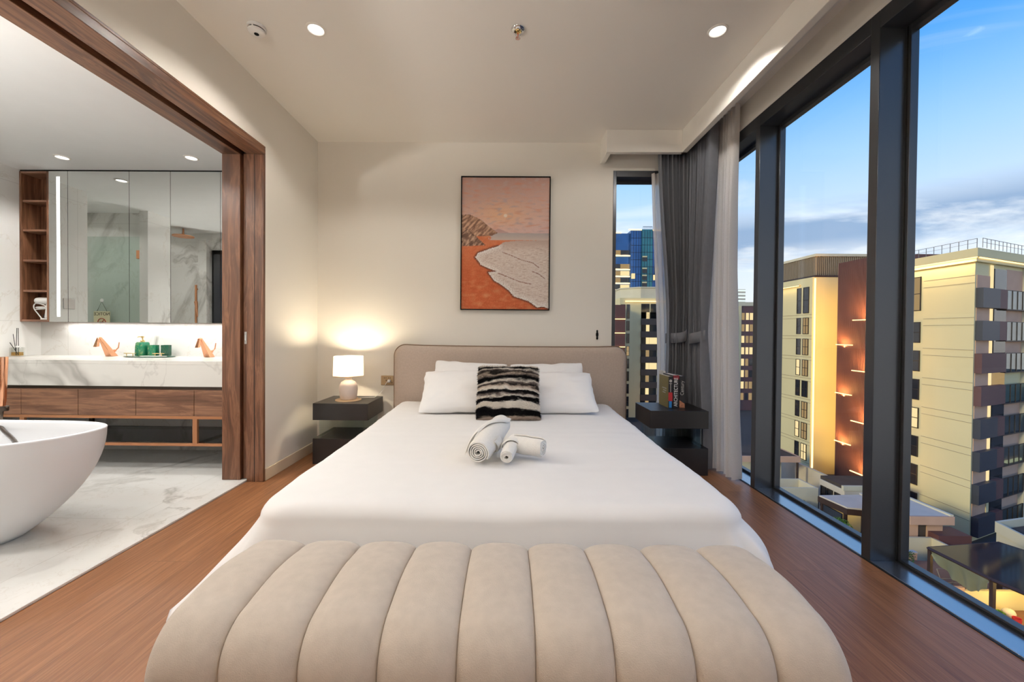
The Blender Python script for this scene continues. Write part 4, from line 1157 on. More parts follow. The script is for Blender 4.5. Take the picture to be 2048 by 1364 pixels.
for k in range(12):
    t_ = 1-k/11; f = 1-(1-t_)**1.9
    rg.append(tub_ring(.40+.402*f, .15+.163*f, .10+.44*t_, dip=.022*t_**2))
rg.append(tub_ring(.30, .10, .085))
loft(rg).build('shell', M['bathtub'], tub, smooth=55)
MB().lathe([(0, .0855), (.03, .0855), (.028, .092), (0, .093)], n=24, caps=False).build('drain', M['chrome'], tub)
# floor-standing filler with hand shower
tf = thing('tub_filler', 'copper hand shower on a floor-standing bath filler with a dark hose', 'bath filler', (-3.47, 2.56, .0105))
MB().tube([(0, 0, .02), (0, 0, .86)], .022, 16).build('column', M['copper'], tf, smooth=60)
MB().lathe([(0, 0), (.06, 0), (.06, .012), (.03, .02), (0, .02)], n=28, caps=False).build('foot', M['copper'], tf, smooth=40)
MB().tube(smooth_path([(0, 0, .84), (.0, -.05, .90), (0, -.16, .90), (0, -.24, .85)]), .018, 12).build('spout', M['copper'], tf, smooth=60)
MB().tube([(0, 0, .612), (.335, -.13, .612)], .011, 12).build('arm', M['bronze'], tf, smooth=60)
HM = Matrix.Translation((.362, -.14, 0))
MB().lathe([(.030, .598), (.032, .603), (.032, .622), (.030, .627), (0, .627)], n=24).xf(HM).build('holder', M['bronze'], tf, smooth=40)
MB().lathe([(.0, .600), (.016, .600), (.018, .640), (.021, .66), (.030, .925), (.029, .931), (0, .932)], n=28, caps=False).xf(HM).build('hand_shower', M['copper'], tf, smooth=45)
hp = [(-3.108, 2.42, .612), (-3.10, 2.41, .57), (-3.03, 2.36, .52), (-2.84, 2.26, .485), (-2.64, 2.13, .475), (-2.46, 2.01, .485), (-2.40, 1.98, .44), (-2.44, 1.98, .36)]
MB().tube(smooth_path(hp), .0105, 12).build('hose', M['bronze'], tf, smooth=60, world=True)
# wall light added on the unseen near wall to brighten the bathroom ceiling
wlt = thing('added_wall_light', 'added white upward wall light, unseen on the near end wall, filling the bathroom ceiling with light', 'wall light', (-3.0, .2, 1.85))
MB().prism([(-.16, 0), (.16, 0), (.13, .11), (-.13, .11)], -.09, -.03).build('bowl', M['white_plastic'], wlt, .004)
lamp('SPOT', 'fill_uplight', wlt, (0, .12, 0), P_FILL_BATH, C_COOL, (PI, 0, 0), spot_size=PI, spot_blend=1.0, shadow_soft_size=.10)

# ---------------------------------------------------------------- what the mirrors show
gd = thing('shower_door', 'green-tinted glass shower door with a copper hinge, seen in the mirror', 'glass door', (-4.36, 2.25, .02))
MB().box(-.66, 0, -.005, .005, 0, 2.19).build('glass', M['glass_green'], gd, 0, smooth=0)
for z in (.25, 1.93): MB().box(-.045, .045, -.014, .014, z, z+.10).build('hinge', M['copper_br'], gd, .003)
sg = thing('notice_sign', 'cream hanging NOTICE sign with a prohibition symbol, seen in the mirror', 'sign', (-4.815, 2.262, 1.24))
cd = MB().box(-.098, .098, 0, .004, -.135, .085).build('board', M['sign_card'], sg, .001)
tx = Matrix.Translation((0, .0045, .052)) @ Matrix.Rotation(PI, 4, 'Z') @ Matrix.Rotation(PI/2, 4, 'X')
lettering('lettering', 'NOTICE', .052, M['dark_ink'], sg, tx)
rg_ = MB(); rg_.tube([(.046*math.cos(2*PI*i/36), .0055, -.045+.046*math.sin(2*PI*i/36)) for i in range(36)], .0042, 6, closed=True)
rg_.tube([(-.032, .006, -.077), (.032, .006, -.013)], .0038, 6); rg_.build('symbol', M['sign_red'], sg)
MB().box(-.026, .026, .0042, .0056, -.052, -.040).build('symbol', M['dark_ink'], sg)
MB().tube([(-.06, .002, .085), (0, .004, .20), (.06, .002, .085)], .0022, 6).build('string', M['bronze'], sg)
MB().lathe([(0, 0), (.022, 0), (.020, .005), (0, .007)], n=20, caps=False).xf(Matrix.Translation((0, 0, .215)) @ Matrix.Rotation(-PI/2, 4, 'X')).build('suction_hook', M['white_plastic'], sg)
o = MB().box(LW, LW+.008, 3.035, 3.135, 1.31, 1.41).build('switch_plate', M['steel'], None, .002); tag(o, 'grey switch plate on the marble side wall, seen in the mirror', 'switch')
rs = thing('rain_shower', 'round copper rain shower head under the ceiling, seen in the mirror', 'shower head', (-4.50, 1.46, 2.40))
MB().lathe([(0, 0), (.125, 0), (.125, .010), (.02, .016), (.012, .05), (.010, .11)], n=40).build('head', M['copper_br'], rs, smooth=40)
ws = thing('shower_set', 'copper wall shower bar with hand wand, seen in the mirror', 'shower', (-4.50, 1.205, .9))
MB().tube([(0, .03, 0), (0, .03, .86)], .014, 12).build('bar', M['copper_br'], ws, smooth=60)
MB().tube([(.0, .03, .62), (.045, .05, .40)], [.024, .012], 12).xf(Matrix.Translation((.0, 0, 0))).build('wand', M['copper'], ws, smooth=60)
for z in (.05, .80): MB().tube([(0, 0, z), (0, .03, z)], .012, 10).build('bracket', M['copper_br'], ws, smooth=60)

# ---------------------------------------------------------------- bathroom ceiling lights
g3 = 'recessed bathroom ceiling lights'
downlight('recessed bathroom ceiling light nearer the open shelf', -3.635, 3.23, 2.51, g3, P_BATH, C_COOL, M['lamp_cool'], .5, .038)
downlight('recessed bathroom ceiling light nearer the sliding door', -2.577, 3.23, 2.51, g3, P_BATH, C_COOL, M['lamp_cool'], .5, .038)
for x, y in ((-3.6, 2.1), (-2.55, 2.3), (-2.6, 1.0), (-3.4, .9), (-4.9, 2.6), (-4.9, 1.6)):
    lamp('SPOT', 'bath_downlight_lamp', None, (x, y, 2.49), P_BATH*(1.2 if x > -4 else .35), C_COOL, spot_size=R_(142), spot_blend=.4, shadow_soft_size=.04)
# ================================================================== TOWN OUTSIDE
struct(MB().box(-120, 420, -60, 420, -22.5, -21.0).build('ground', M['ext_ground']))
def win(parent, name, axis, c, a0, a1, z0, z1, mat, bars=1, fr=.09, dep=.10):
    """one window: dark frame with its pane; axis 'x' = wall in a plane x=c looking to -x, 'y' = plane y=c looking to -y"""
    f = MB()
    def bb(p0, p1, q0, q1, d0, d1):
        if axis == 'x': f.box(c-d1, c-d0, p0, p1, q0, q1)
        else: f.box(p0, p1, c-d1, c-d0, q0, q1)
    bb(a0, a0+fr, z0, z1, 0, dep); bb(a1-fr, a1, z0, z1, 0, dep); bb(a0+fr, a1-fr, z0, z0+fr, 0, dep); bb(a0+fr, a1-fr, z1-fr, z1, 0, dep)
    zm = z0+(z1-z0)*.5
    if bars: bb(a0+fr, a1-fr, zm-.04, zm+.04, 0, dep)
    if bars > 1: bb((a0+a1)/2-.04, (a0+a1)/2+.04, z0+fr, z1-fr, 0, dep)
    o = f.build(name, M['win_frame'], parent, 0, smooth=0, world=True)
    p = MB()
    if axis == 'x': p.box(c-.05, c-.02, a0+fr, a1-fr, z0+fr, z1-fr)
    else: p.box(a0+fr, a1-fr, c-.05, c-.02, z0+fr, z1-fr)
    p.build('pane', mat, o, 0, smooth=0, world=True)
    return o
rnd = random.Random(3)
WD = M['win_dark']

# ---------------------------------------------------------------- block with the yellow lit wall and brown louvres
MX = 48.0
mbd = thing('apartment_building', 'beige apartment block with a golden lit side wall and brown louvred end', 'building', (MX+10, 65, -21))
MB().box(MX, 70, 63.7, 77, -21, 10.2).build('wall', M['ext_beige'], mbd, world=True)
jl = MB()
for k in range(8):
    z = 4.3-3.39*k
    jl.box(MX-.03, MX, 63.7, 77, z-.03, z+.03); jl.box(MX-.03, MX, 63.7, 77, z-.53, z-.48)
jl.build('joint_line', M['ext_taupe'], mbd, smooth=0, world=True)
cr = MB()
for k in range(42): cr.box(48.55, 48.72, 64.0+.30*k, 64.12+.30*k, 10.5, 13.5)
for k in range(28): cr.box(48.7+.3*k, 48.82+.3*k, 63.85, 64.0, 10.5, 13.5)
cr.build('crown_louvre', M['ext_taupe'], mbd, smooth=0, world=True)
MB().box(48.8, 68, 64.2, 76.3, 10.2, 13.4).build('plant_room', M['ext_dark'], mbd, world=True)
MB().box(48.4, 68.5, 63.7, 77, 13.5, 13.9).build('crown_cap', M['ext_beige2'], mbd, world=True)
MB().box(48.3, 68.5, 63.65, 77, 10.2, 10.5).build('crown_base', M['ext_darkbr'], mbd, world=True)
MB().box(MX-.35, MX, 66.2, 77, 9.15, 9.35).build('cornice', M['ext_beige'], mbd, world=True)
MB().box(MX-.36, MX-.24, 66.3, 77, 9.05, 9.15).build('led_line', M['ledline'], mbd, smooth=0, world=True)
lamp('AREA', 'cornice_glow', None, (MX-.5, 71.5, 9.0), 90, (1, .72, .32), Euler((0, R_(20), 0)), shape='RECTANGLE', size=.2, size_y=11)
lit = {(0, 0, 4): 1}
for col, (a0, a1) in enumerate(((66.05, 67.0), (64.35, 65.6))):
    win(mbd, 'window', 'x', MX, a0, a1, 4.55, 8.75, WD, 1)
    for k in range(8):
        z1 = 3.85-3.39*k
        m_ = WD
        if (col, k) in ((0, 2), (1, 6), (0, 5)): m_ = M['win_lit']
        elif (col, k) in ((1, 0), (1, 1), (1, 2), (1, 5), (1, 4)): m_ = M['win_lit2']
        if z1-2.65 > -20.6: win(mbd, 'window', 'x', MX, a0, a1, z1-2.65, z1, m_, 2 if col else 1)
# yellow side wall: washed by a lamp column on the rear of the louvred end
lamp('AREA', 'side_wall_washer', None, (51.3, 60.2, -5.5), 620, (1, .55, .12), Vector((0, 1, 0)).to_track_quat('-Z', 'Y').to_euler(), shape='RECTANGLE', size=3.0, size_y=28)
MB().box(MX+.25, MX+.45, 63.58, 63.70, -20, 10.0).build('led_column', M['ledline'], mbd, smooth=0, world=True)
# brown louvred end
BXX = 48.4
MB().box(BXX+.22, 70, 51.6, 59.4, -21, 11.5).build('louvre_backing', M['ext_brown'], mbd, world=True)
lv = MB()
for k in range(46): lv.box(BXX, BXX+.22, 51.6+.17*k, 51.68+.17*k, -21, 11.6)
lv.build('louvre', M['ext_brown'], mbd, smooth=0, world=True)
for k in range(6):
    for (a0, a1, z) in ((51.7, 56.6, 2.55-7.05*k+.7), (56.6, 59.35, -.95-7.05*k+.7)):
        if z < -20: continue
        MB().box(BXX-.16, BXX, a0, a1, z-.12, z).build('led_ledge', M['ledline'], mbd, smooth=0, world=True)
        dv_ = Vector((.5, 0, 1)).normalized()
        lamp('AREA', 'ledge_glow', None, (BXX-.55, (a0+a1)/2, z-.1), 800*(a1-a0)/4, (1, .50, .13), dv_.to_track_quat('-Z', 'Y').to_euler(), shape='RECTANGLE', size=.14, size_y=(a1-a0)*.96)
MB().box(BXX-.12, BXX, 51.48, 51.6, -20, 9.8).build('led_column', M['ledline'], mbd, smooth=0, world=True)

# ---------------------------------------------------------------- block with balconies at the edge of the view
rb = thing('apartment_building', 'beige apartment block with glass balconies and a lit roof edge', 'building', (56, 50, -21))
poly = [(49.6, 43.1), (64, 49.0), (64, 51.2), (49.6, 51.2)]
MB().prism(poly, -21, 9.0).build('wall', M['ext_beige'], rb, world=True)
big = [(48.9, 42.3), (64.6, 48.4), (64.6, 51.3), (48.9, 51.3)]
MB().prism(big, 9.45, 10.35).build('roof_slab', M['ext_beige'], rb, world=True)
mid_ = [(49.2, 42.65), (64.3, 48.7), (64.3, 51.25), (49.2, 51.25)]
MB().prism(mid_, 9.0, 9.45).build('cornice', M['ext_beige'], rb, world=True)
FM = Matrix.Translation((49.6, 43.1, 0)) @ Matrix.Rotation(math.atan2(5.9, 14.4), 4, 'Z')     # local x runs along the balcony front, -y looks out
lm = MB(); lm.box(49.04, 49.14, 42.5, 50.9, 9.36, 9.45); lm.build('led_line', M['ledline'], rb, smooth=0, world=True)
lm = MB(); lm.box(-.2, 15.3, -.42, -.32, 9.36, 9.45).xf(FM); lm.build('led_line', M['ledline'], rb, smooth=0, world=True)
lamp('AREA', 'cornice_glow', None, (48.8, 46.7, 9.2), 140, (1, .72, .32), Vector((.5, 0, -1)).to_track_quat('-Z', 'Y').to_euler(), shape='RECTANGLE', size=8, size_y=.2)
rl_ = MB()
for k in range(11): rl_.box(48.98, 49.02, 42.45+.85*k, 42.49+.85*k, 10.35, 11.35)
rl_.box(48.98, 49.02, 42.45, 51, 11.31, 11.35); rl_.box(48.98, 49.02, 42.45, 51, 10.9, 10.92)
n0 = len(rl_.v)
for k in range(18): rl_.box(-.5+.9*k, -.46+.9*k, -.68, -.64, 10.35, 11.35)
rl_.box(-.5, 15.5, -.68, -.64, 11.31, 11.35); rl_.box(-.5, 15.5, -.68, -.64, 10.9, 10.92)
rl_.xf(FM, n0); rl_.build('roof_railing', M['rail'], rb, smooth=0, world=True)
jl = MB()
for k in range(9):
    z = 6.6-3.5*k+(1.0 if k == 0 else 0)
    jl.box(49.57, 49.6, 43.1, 48.3, z-.022, z+.022); jl.box(49.57, 49.6, 43.1, 48.3, z-.82, z-.78)
jl.build('joint_line', M['ext_taupe'], rb, smooth=0, world=True)
for k in range(8):
    z1 = 6.6-3.45*k
    if k == 0: win(rb, 'window', 'x', 49.6, 48.6, 50.6, 4.1, 8.2, M['win_lit2'], 1)
    else: win(rb, 'window', 'x', 49.6, 48.6, 50.6, z1-3.0+.1, z1-.4, (M['win_lit'] if k in (4,) else M['win_dark']), 1)
# balconies, in the frame of the slanted front
for k in range(8):
    zt = 6.25-3.5*k; zb = zt-2.1
    if zb < -20.8: break
    MB().box(.25, 4.1, -.55, .0, zb, zt).xf(FM).build('balcony_box', M['ext_slate'] if k < 2 or k > 3 else M['ext_plum'], rb, smooth=0, world=True)
    MB().box(4.1, 5.9, -.50, .0, zb, zt).xf(FM).build('balcony_panel', M['ext_plum'], rb, smooth=0, world=True)
    MB().box(5.9, 11.1, -.46, .05, zb-.12, zb).xf(FM).build('balcony_floor', M['ext_darkbr'], rb, smooth=0, world=True)
    gp = MB().box(5.9, 11.1, -.46, -.42, zb, zt).xf(FM).build('balcony_glass', M['bal_glass'], rb, smooth=0, world=True)
    po = MB()
    for q_ in range(5): po.box(5.9+1.28*q_, 5.98+1.28*q_, -.50, -.42, zb, zt)
    po.box(5.9, 11.1, -.50, -.42, zt-.06, zt); po.xf(FM).build('balcony_post', M['win_frame'], gp, smooth=0, world=True)
    ov = MB().box(.3, 4.0, -.06, 0, zt, zt+1.4).xf(FM).build('loggia_wall', M['ext_pink'], rb, smooth=0, world=True)
    MB().box(3.2, 3.7, -.14, -.04, zt, zt+(2.6 if k == 0 else 1.35)).xf(FM).build('lit_reveal', M['win_lit'] if k < 7 else M['ext_beige'], rb, smooth=0, world=True)
    MB().box(4.2, 7.0, -.08, 0, zb, zt+(2.3 if k == 0 else 1.4)).xf(FM).build('door_glass', M['win_lit2'] if k == 3 else WD, rb, smooth=0, world=True)
    MB().box(7.0, 11.1, -.04, 0, zb, zt+(2.4 if k == 0 else 1.4)).xf(FM).build('loggia_wall', M['ext_pink'] if k != 3 else M['ext_beige'], rb, smooth=0, world=True)
    if k == 5:
        MB().box(7.3, 10.9, -.35, -.10, zb+.1, zb+.35).xf(FM).build('terrace_lights', M['win_lit'], rb, smooth=0, world=True)
MB().box(11.1, 11.45, -.5, 0, -20, 9.0).xf(FM).build('fin', M['ext_beige2'], rb, smooth=0, world=True)

# ---------------------------------------------------------------- far block seen past the headboard
fb = thing('apartment_building', 'pale apartment block behind the narrow end window, below the blue tower', 'building', (36, 112, -21))
FY = 105
MB().box(29.2, 46, FY, 122, -21, 10.3).build('wall', M['ext_beige'], fb, world=True)
cr = MB().prism([(30.4, FY+4), (34.8, FY+.6), (45, FY+.6), (45, 121), (30.4, 121)], 10.3, 13.0); cr.build('crown', M['ext_beige2'], fb, world=True)
MB().prism([(30.2, FY+3.8), (34.7, FY+.4), (45.2, FY+.4), (45.2, 121.2), (30.2, 121.2)], 13.0, 13.3).build('crown_cap', M['ext_beige2'], fb, world=True)
MB().box(30.5, 46, FY-.5, FY-.3, 9.3, 9.5).build('led_line', M['ledline'], fb, smooth=0, world=True)
for k in range(9):
    z1 = 8.6 if k == 0 else 4.3-3.3*(k-1); z0 = 4.9 if k == 0 else z1-2.55
    for a0, a1 in ((29.45, 30.55), (30.95, 31.75)):
        win(fb, 'window', 'y', FY, a0, a1, z0, z1, M['win_lit2'] if (k == 3) else WD, 1)
for k in range(9):
    zt = 4.9-3.3*k
    MB().box(34.7, 39.0, FY-.5, FY, zt-1.6, zt).build('balcony', M['ext_umber'], fb, smooth=0, world=True)
    a = 34.75
    for q_, (b, m_) in enumerate(((36.1, WD), (37.0, M['win_lit'] if k in (0, 1, 2, 4, 6) else M['win_lit2']), (39.0, M['win_lit'] if k in (2, 4) else WD))):
        MB().box(a, b-.08, FY-.06, FY, zt, zt+1.7).build('window', m_, fb, smooth=0, world=True); a = b
MB().box(34.75, 36.9, FY-.06, FY, 5.0, 8.8).build('window', WD, fb, smooth=0, world=True)
MB().box(37.2, 39.0, FY-.06, FY, 5.0, 8.8).build('window', WD, fb, smooth=0, world=True)
bl = thing('louvred_wing', 'brown louvred wing with glowing ledges at the edge of the narrow window', 'building', (27.5, 100, -21))
MB().box(25.5, 28.6, 98, 108, -21, 8.0).build('wall', M['ext_brown'], bl, world=True)
for k in range(9):
    z = 4.6-3.4*k
    MB().box(25.5, 28.6, 97.8, 98, z-.16, z).build('led_ledge', M['ledline'], bl, smooth=0, world=True)
lamp('AREA', 'wing_glow', None, (27.0, 97.2, -21), 2500, (1, .5, .12), Vector((0, .25, 1)).to_track_quat('-Z', 'Y').to_euler(), shape='RECTANGLE', size=3, size_y=.4)

# ---------------------------------------------------------------- tall blue tower
tw = thing('glass_tower', 'tall blue glass tower with lit curved balconies on the skyline', 'building', (62, 200, -21))
TY_ = 190
MB().box(48, 58.0, TY_+1.5, 215, -21, 48.5).build('balcony_shaft', M['twr_blue'], tw, world=True)
MB().box(57.6, 62.6, TY_, 215, -21, 49.6).build('glass_shaft', M['twr_blue'], tw, world=True)
MB().box(62.6, 67.6, TY_-.8, 215, -21, 49.9).build('glass_shaft', M['twr_teal'], tw, world=True)
MB().box(67.6, 82, TY_, 215, -21, 49.4).build('glass_shaft', M['twr_blue'], tw, world=True)
tl = MB()
for x in [57.6+1.25*k for k in range(20)]:
    y = TY_-.8 if 62.6 <= x <= 67.6 else TY_
    tl.box(x-.05, x+.05, y-.12, y, -21, 49.4)
for k in range(20):
    z = 46-3.4*k
    tl.box(57.6, 62.6, TY_-.12, TY_, z-.08, z+.08); tl.box(62.6, 67.6, TY_-.92, TY_-.8, z-.08, z+.08); tl.box(67.6, 82, TY_-.12, TY_, z-.08, z+.08)
tl.build('mullion', M['twr_line'], tw, smooth=0, world=True)
for k in range(14):
    z = 37.6-3.28*k
    if k == 1: continue
    for a0, a1, yy in ((48.2, 53.4, 1.6), (52.9, 57.6, 1.1)):
        q_ = [(a0+(a1-a0)*i/8, TY_+1.5-yy*math.sin(PI*(.15+.7*i/8))) for i in range(9)]
        MB().prism(q_+[(a1, TY_+1.5), (a0, TY_+1.5)], z, z+.5).build('balcony_edge', M['ledline'] if k % 1 == 0 else M['ext_beige'], tw, smooth=0, world=True)
        MB().box(a0+.2, a1-.1, TY_+1.3, TY_+1.5, z+.8, z+2.9).build('window', M['win_lit2'] if rnd.random() < .45 else (M['win_lit'] if rnd.random() < .3 else WD), tw, smooth=0, world=True)
for k in range(9):
    z = 37.3-3.3*k-(2.2 if k else 0)
    MB().box(62.9, 65.0, TY_-1.1, TY_-.8, z-.5, z+.1).build('balcony_edge', M['ext_beige'], tw, smooth=0, world=True)
    MB().box(62.9, 65.0, TY_-.9, TY_-.78, z-2.4, z-.5).build('window', WD if k < 4 else M['win_lit2'], tw, smooth=0, world=True)
for x, z in ((58.0, 26.8), (69.2, 29.8), (68.3, 26.2), (69.0, 19.4), (66.0, 16.0), (69.4, 15.6), (58.3, 20.2)):
    MB().box(x, x+1.5, TY_-.95, TY_-.02, z, z+2.4).build('window', M['win_lit'], tw, smooth=0, world=True)
for a0, a1, z, y in ((48, 53.5, 48.5, TY_+1.3), (56.5, 62.6, 49.6, TY_-.2), (67.8, 82, 49.4, TY_-.2)):
    MB().box(a0, a1, y, y+.3, z, z+.6).build('led_crown', M['ledline'], tw, smooth=0, world=True)
rl_ = MB()
for k in range(7): rl_.box(63+.7*k, 63.1+.7*k, TY_-.8, TY_-.7, 49.9, 51.3)
rl_.box(63, 67.4, TY_-.8, TY_-.7, 51.1, 51.3); rl_.build('roof_screen', M['twr_line'], tw, smooth=0, world=True)

# ---------------------------------------------------------------- block and tower seen beside the sheer curtain
pb = thing('apartment_building', 'mauve and beige apartment block visible between the sheer and the first mullion', 'building', (68, 122, -21))
PY = 116
MB().box(60, 80, PY, 130, -20.9, 10.0).build('wall', M['ext_plum'], pb, world=True)
MB().box(59.5, 80.5, PY-.4, 130, 9.2, 10.3).build('parapet', M['ext_beige2'], pb, world=True)
for x in (66.1, 72.5): MB().box(x, x+.9, PY-.4, PY, -20, 9.2).build('fin', M['ext_beige'], pb, world=True)
for k in range(8):
    z = 5.2-3.3*k
    for x, w_ in ((67.3, .8), (68.5, .8), (69.6, 1.2)):
        m_ = rnd.choice([WD, M['win_lit'], M['win_lit2']]) if k != 3 else M['win_lit']
        MB().box(x, x+w_, PY-.06, PY, z, z+2.0).build('window', m_, pb, smooth=0, world=True)
ct = thing('office_tower', 'distant pale lit tower top above the mauve block', 'building', (150, 262, -21))
MB().box(142, 153, 260, 272, -20.9, 30).build('shaft', M['ext_white'], ct, world=True)
for k in range(5): MB().box(142, 153, 259.8, 260, 28.6-2.2*k, 29.6-2.2*k).build('led_line', M['win_cool'], ct, smooth=0, world=True)

# ---------------------------------------------------------------- low houses between the blocks
def part(p, name, m_, *a): return MB().box(*a).build(name, m_, p, smooth=0, world=True)
GZ = -21.0
h = thing('terrace_house', 'low house with a dark flat roof at the foot of the golden wall', 'house', (36, 56, GZ))
part(h, 'roof', M['ext_dark'], 31, 39.6, 54.5, 60, -15.55, -15.45); part(h, 'roof_edge', M['ext_pink'], 30.9, 39.7, 54.3, 54.5, -16.2, -15.4)
part(h, 'roof_edge', M['ext_pink'], 39.5, 39.7, 54.5, 60, -16.2, -15.4)
part(h, 'wall', M['ext_beige2'], 30.9, 38.3, 56.0, 60, GZ, -15.6); part(h, 'window', M['win_lit'], 37.4, 39.3, 58.5, 58.6, -18.6, -16.6); part(h, 'post', M['ext_darkbr'], 39.35, 39.55, 54.4, 54.6, GZ, -16.2)
h = thing('terrace_house', 'pale roof terrace with a low parapet in front of the dark-roofed house', 'house', (34, 50, GZ))
part(h, 'wall', M['ext_beige2'], 29, 36.8, 47.4, 47.6, GZ, -17.0); part(h, 'wall', M['ext_beige2'], 36.6, 36.8, 47.6, 50.5, GZ, -17.0); part(h, 'wall', M['ext_beige2'], 29, 36.6, 50.3, 50.5, GZ, -17.0)
part(h, 'terrace', M['ext_pink'], 29, 36.6, 47.6, 50.3, -18.6, -18.4)
h = thing('garden_wall', 'long pale garden wall sloping away below the golden wall', 'wall', (42, 56, GZ))
part(h, 'wall', M['ext_white'], 41.5, 41.8, 50.9, 62, GZ, -17.3); part(h, 'coping', M['ext_beige2'], 41.45, 41.85, 50.9, 62, -17.3, -17.2)
h = thing('terrace_house', 'white-walled house with three dark windows and a brown roof', 'house', (42, 48.5, GZ))
part(h, 'wall', M['ext_white'], 39.2, 46, 46.6, 50.3, GZ, -16.9); part(h, 'roof', M['ext_dark'], 39.3, 46, 46.8, 50.3, -16.9, -16.5)
part(h, 'roof_edge', M['ext_beige2'], 39.0, 46, 46.5, 46.8, -16.95, -16.4)
for y in (47.1, 48.2, 49.2): win(h, 'window', 'x', 39.2, y, y+.85, -20.2, -17.6, WD, 0)
h = thing('garden_pavilion', 'brown timber pavilion with a grey-white flat roof', 'pavilion', (37.6, 43.7, GZ))
MB().prism([(35.3, 45.3), (35.8, 42.2), (37.4, 41.8), (40.4, 41.9), (40.4, 45.6)], -17.15, -17.0).build('roof', M['ext_white'], h, smooth=0, world=True)
MB().prism([(35.2, 45.4), (35.7, 42.1), (37.35, 41.7), (40.5, 41.8), (40.5, 45.7)], -17.75, -17.15).build('fascia', M['ext_darkbr'], h, smooth=0, world=True)
for x, y in ((35.9, 42.5), (37.5, 42.2), (38.9, 42.3), (40.2, 42.3), (35.5, 45.1)): part(h, 'post', M['ext_darkbr'], x-.12, x+.12, y-.12, y+.12, GZ, -17.75)
part(h, 'back_wall', M['ext_beige'], 36.2, 40.4, 45.0, 45.2, GZ, -17.75); part(h, 'screen', M['ext_slate'], 35.5, 35.7, 42.6, 45.0, GZ, -17.9)
lamp('POINT', 'pavilion_light', None, (38.6, 43.4, -18.4), 60, (1, .7, .3), shadow_soft_size=.2)
h = thing('terrace_house', 'house with a white sloping-edged roof and pinkish walls', 'house', (38, 38, GZ))
part(h, 'roof', M['ext_white'], 36, 39.8, 36.0, 41, -15.15, -15.0); part(h, 'roof_edge', M['ext_beige2'], 39.6, 39.9, 35.9, 41, -15.2, -14.85); part(h, 'roof_edge', M['ext_pink'], 36, 39.9, 35.8, 36.0, -15.75, -15.0)
part(h, 'wall', M['ext_pink'], 36, 37.4, 36.5, 40.5, GZ, -15.3); part(h, 'wall', M['ext_pink'], 38.2, 39.6, 36.5, 40.5, GZ, -15.3); part(h, 'door', M['ext_dark'], 37.4, 38.2, 36.6, 36.8, GZ, -15.3)
o = part(None, 'roof_tank', M['red'], 38.3, 41.2, 35.6, 37.4, GZ, -16.6); o.data.materials[0] = M['ext_plum']; tag(o, 'dark red box-shaped shed in front of the pinkish house', 'shed')
h = thing('courtyard_wall', 'beige courtyard walls in front of the white-roofed house', 'wall', (36, 34.5, GZ))
part(h, 'wall', M['ext_beige2'], 33, 38.2, 36.0, 36.2, GZ, -17); part(h, 'wall', M['ext_beige2'], 38.1, 38.3, 34.7, 36.0, GZ, -17); part(h, 'wall', M['ext_pink'], 29, 34.2, 33.4, 33.7, GZ, -17.0); part(h, 'coping', M['ext_white'], 29, 34.2, 33.35, 33.75, -17, -16.9)
o = part(None, 'low_wall', M['ext_white'], 39.4, 41.8, 36.2, 36.35, GZ, -17.0); tag(o, 'small white wall panel beside the dark red shed', 'wall')
h = thing('parapet_house', 'house with a pale green-white parapet round a dark roof', 'house', (45, 33, GZ))
MB().prism([(42.6, 35.0), (41.6, 31.5), (50, 30), (51, 37)], GZ, -15.9).build('wall', M['ext_beige2'], h, smooth=0, world=True)
pr_ = MB()
for (a, b), (c_, d) in zip([(42.6, 35.0), (41.6, 31.5), (50, 30), (51, 37)], [(41.6, 31.5), (50, 30), (51, 37), (42.6, 35.0)]):
    L_ = math.hypot(c_-a, d-b); nx_, ny_ = -(d-b)/L_*.1, (c_-a)/L_*.1
    pr_.prism([(a-nx_, b-ny_), (c_-nx_, d-ny_), (c_+nx_, d+ny_), (a+nx_, b+ny_)], -15.9, -15.0)
pr_.build('parapet', M['ext_beige2'], h, smooth=0, world=True)
MB().prism([(42.7, 34.8), (41.8, 31.7), (49.8, 30.2), (50.8, 36.8)], -15.9, -15.6).build('roof', M['ext_dark'], h, smooth=0, world=True)
# big dark canopy with its tarpaulin
h = thing('pergola', 'large dark pergola with brown beams and yellow lit walls on the terrace', 'pergola', (34, 26, -17.499))
ft = [(30.2, 28.75), (36.2, 29.6), (37.5, 26.5), (36, 22), (31.0, 22.6), (30.35, 25.1)]
MB().prism(ft, -14.12, -14.0).build('roof', M['win_dark'], h, smooth=0, world=True)
bm_ = MB()
for i in range(len(ft)):
    a, b = Vector((*ft[i], -14.1)), Vector((*ft[(i+1) % len(ft)], -14.1)); bm_.tube([a, b], .12, 4)
for k in range(1, 4):
    a = Vector((30.25, 28.75-1.2*k, -14.16)); bm_.tube([a, a+Vector((6.6, .6, 0))], .06, 4)
bm_.build('beam', M['ext_darkbr'], h, smooth=0, world=True)
for x, y in ((30.3, 28.7), (30.4, 25.1), (31.1, 22.8), (36.1, 29.4)): part(h, 'post', M['ext_darkbr'], x-.1, x+.1, y-.1, y+.1, -17.499, -14.1)
def tarp(u, v):
    y = 28.6-3.4*u; sag = math.sin(PI*min(1, u*1.02))**.8
    z = -14.2-(.25+1.35*sag)*v
    return (30.25+.6*v*sag+.10*math.sin(u*26+v*3)*v, y, z+.05*math.sin(u*40)*v)
o = MB().grid(tarp, 60, 14).build('tarpaulin', M['tarp'], None, smooth=180); tag(o, 'creased grey-green tarpaulin hanging under the pergola edge', 'tarpaulin')
pg_ = h; o = part(None, 'terrace_paving', M['ext_pave'], 28.5, 38, 22, 33.2, GZ, -17.5); tag(o, 'terracotta paved terrace under and around the pergola', 'terrace')

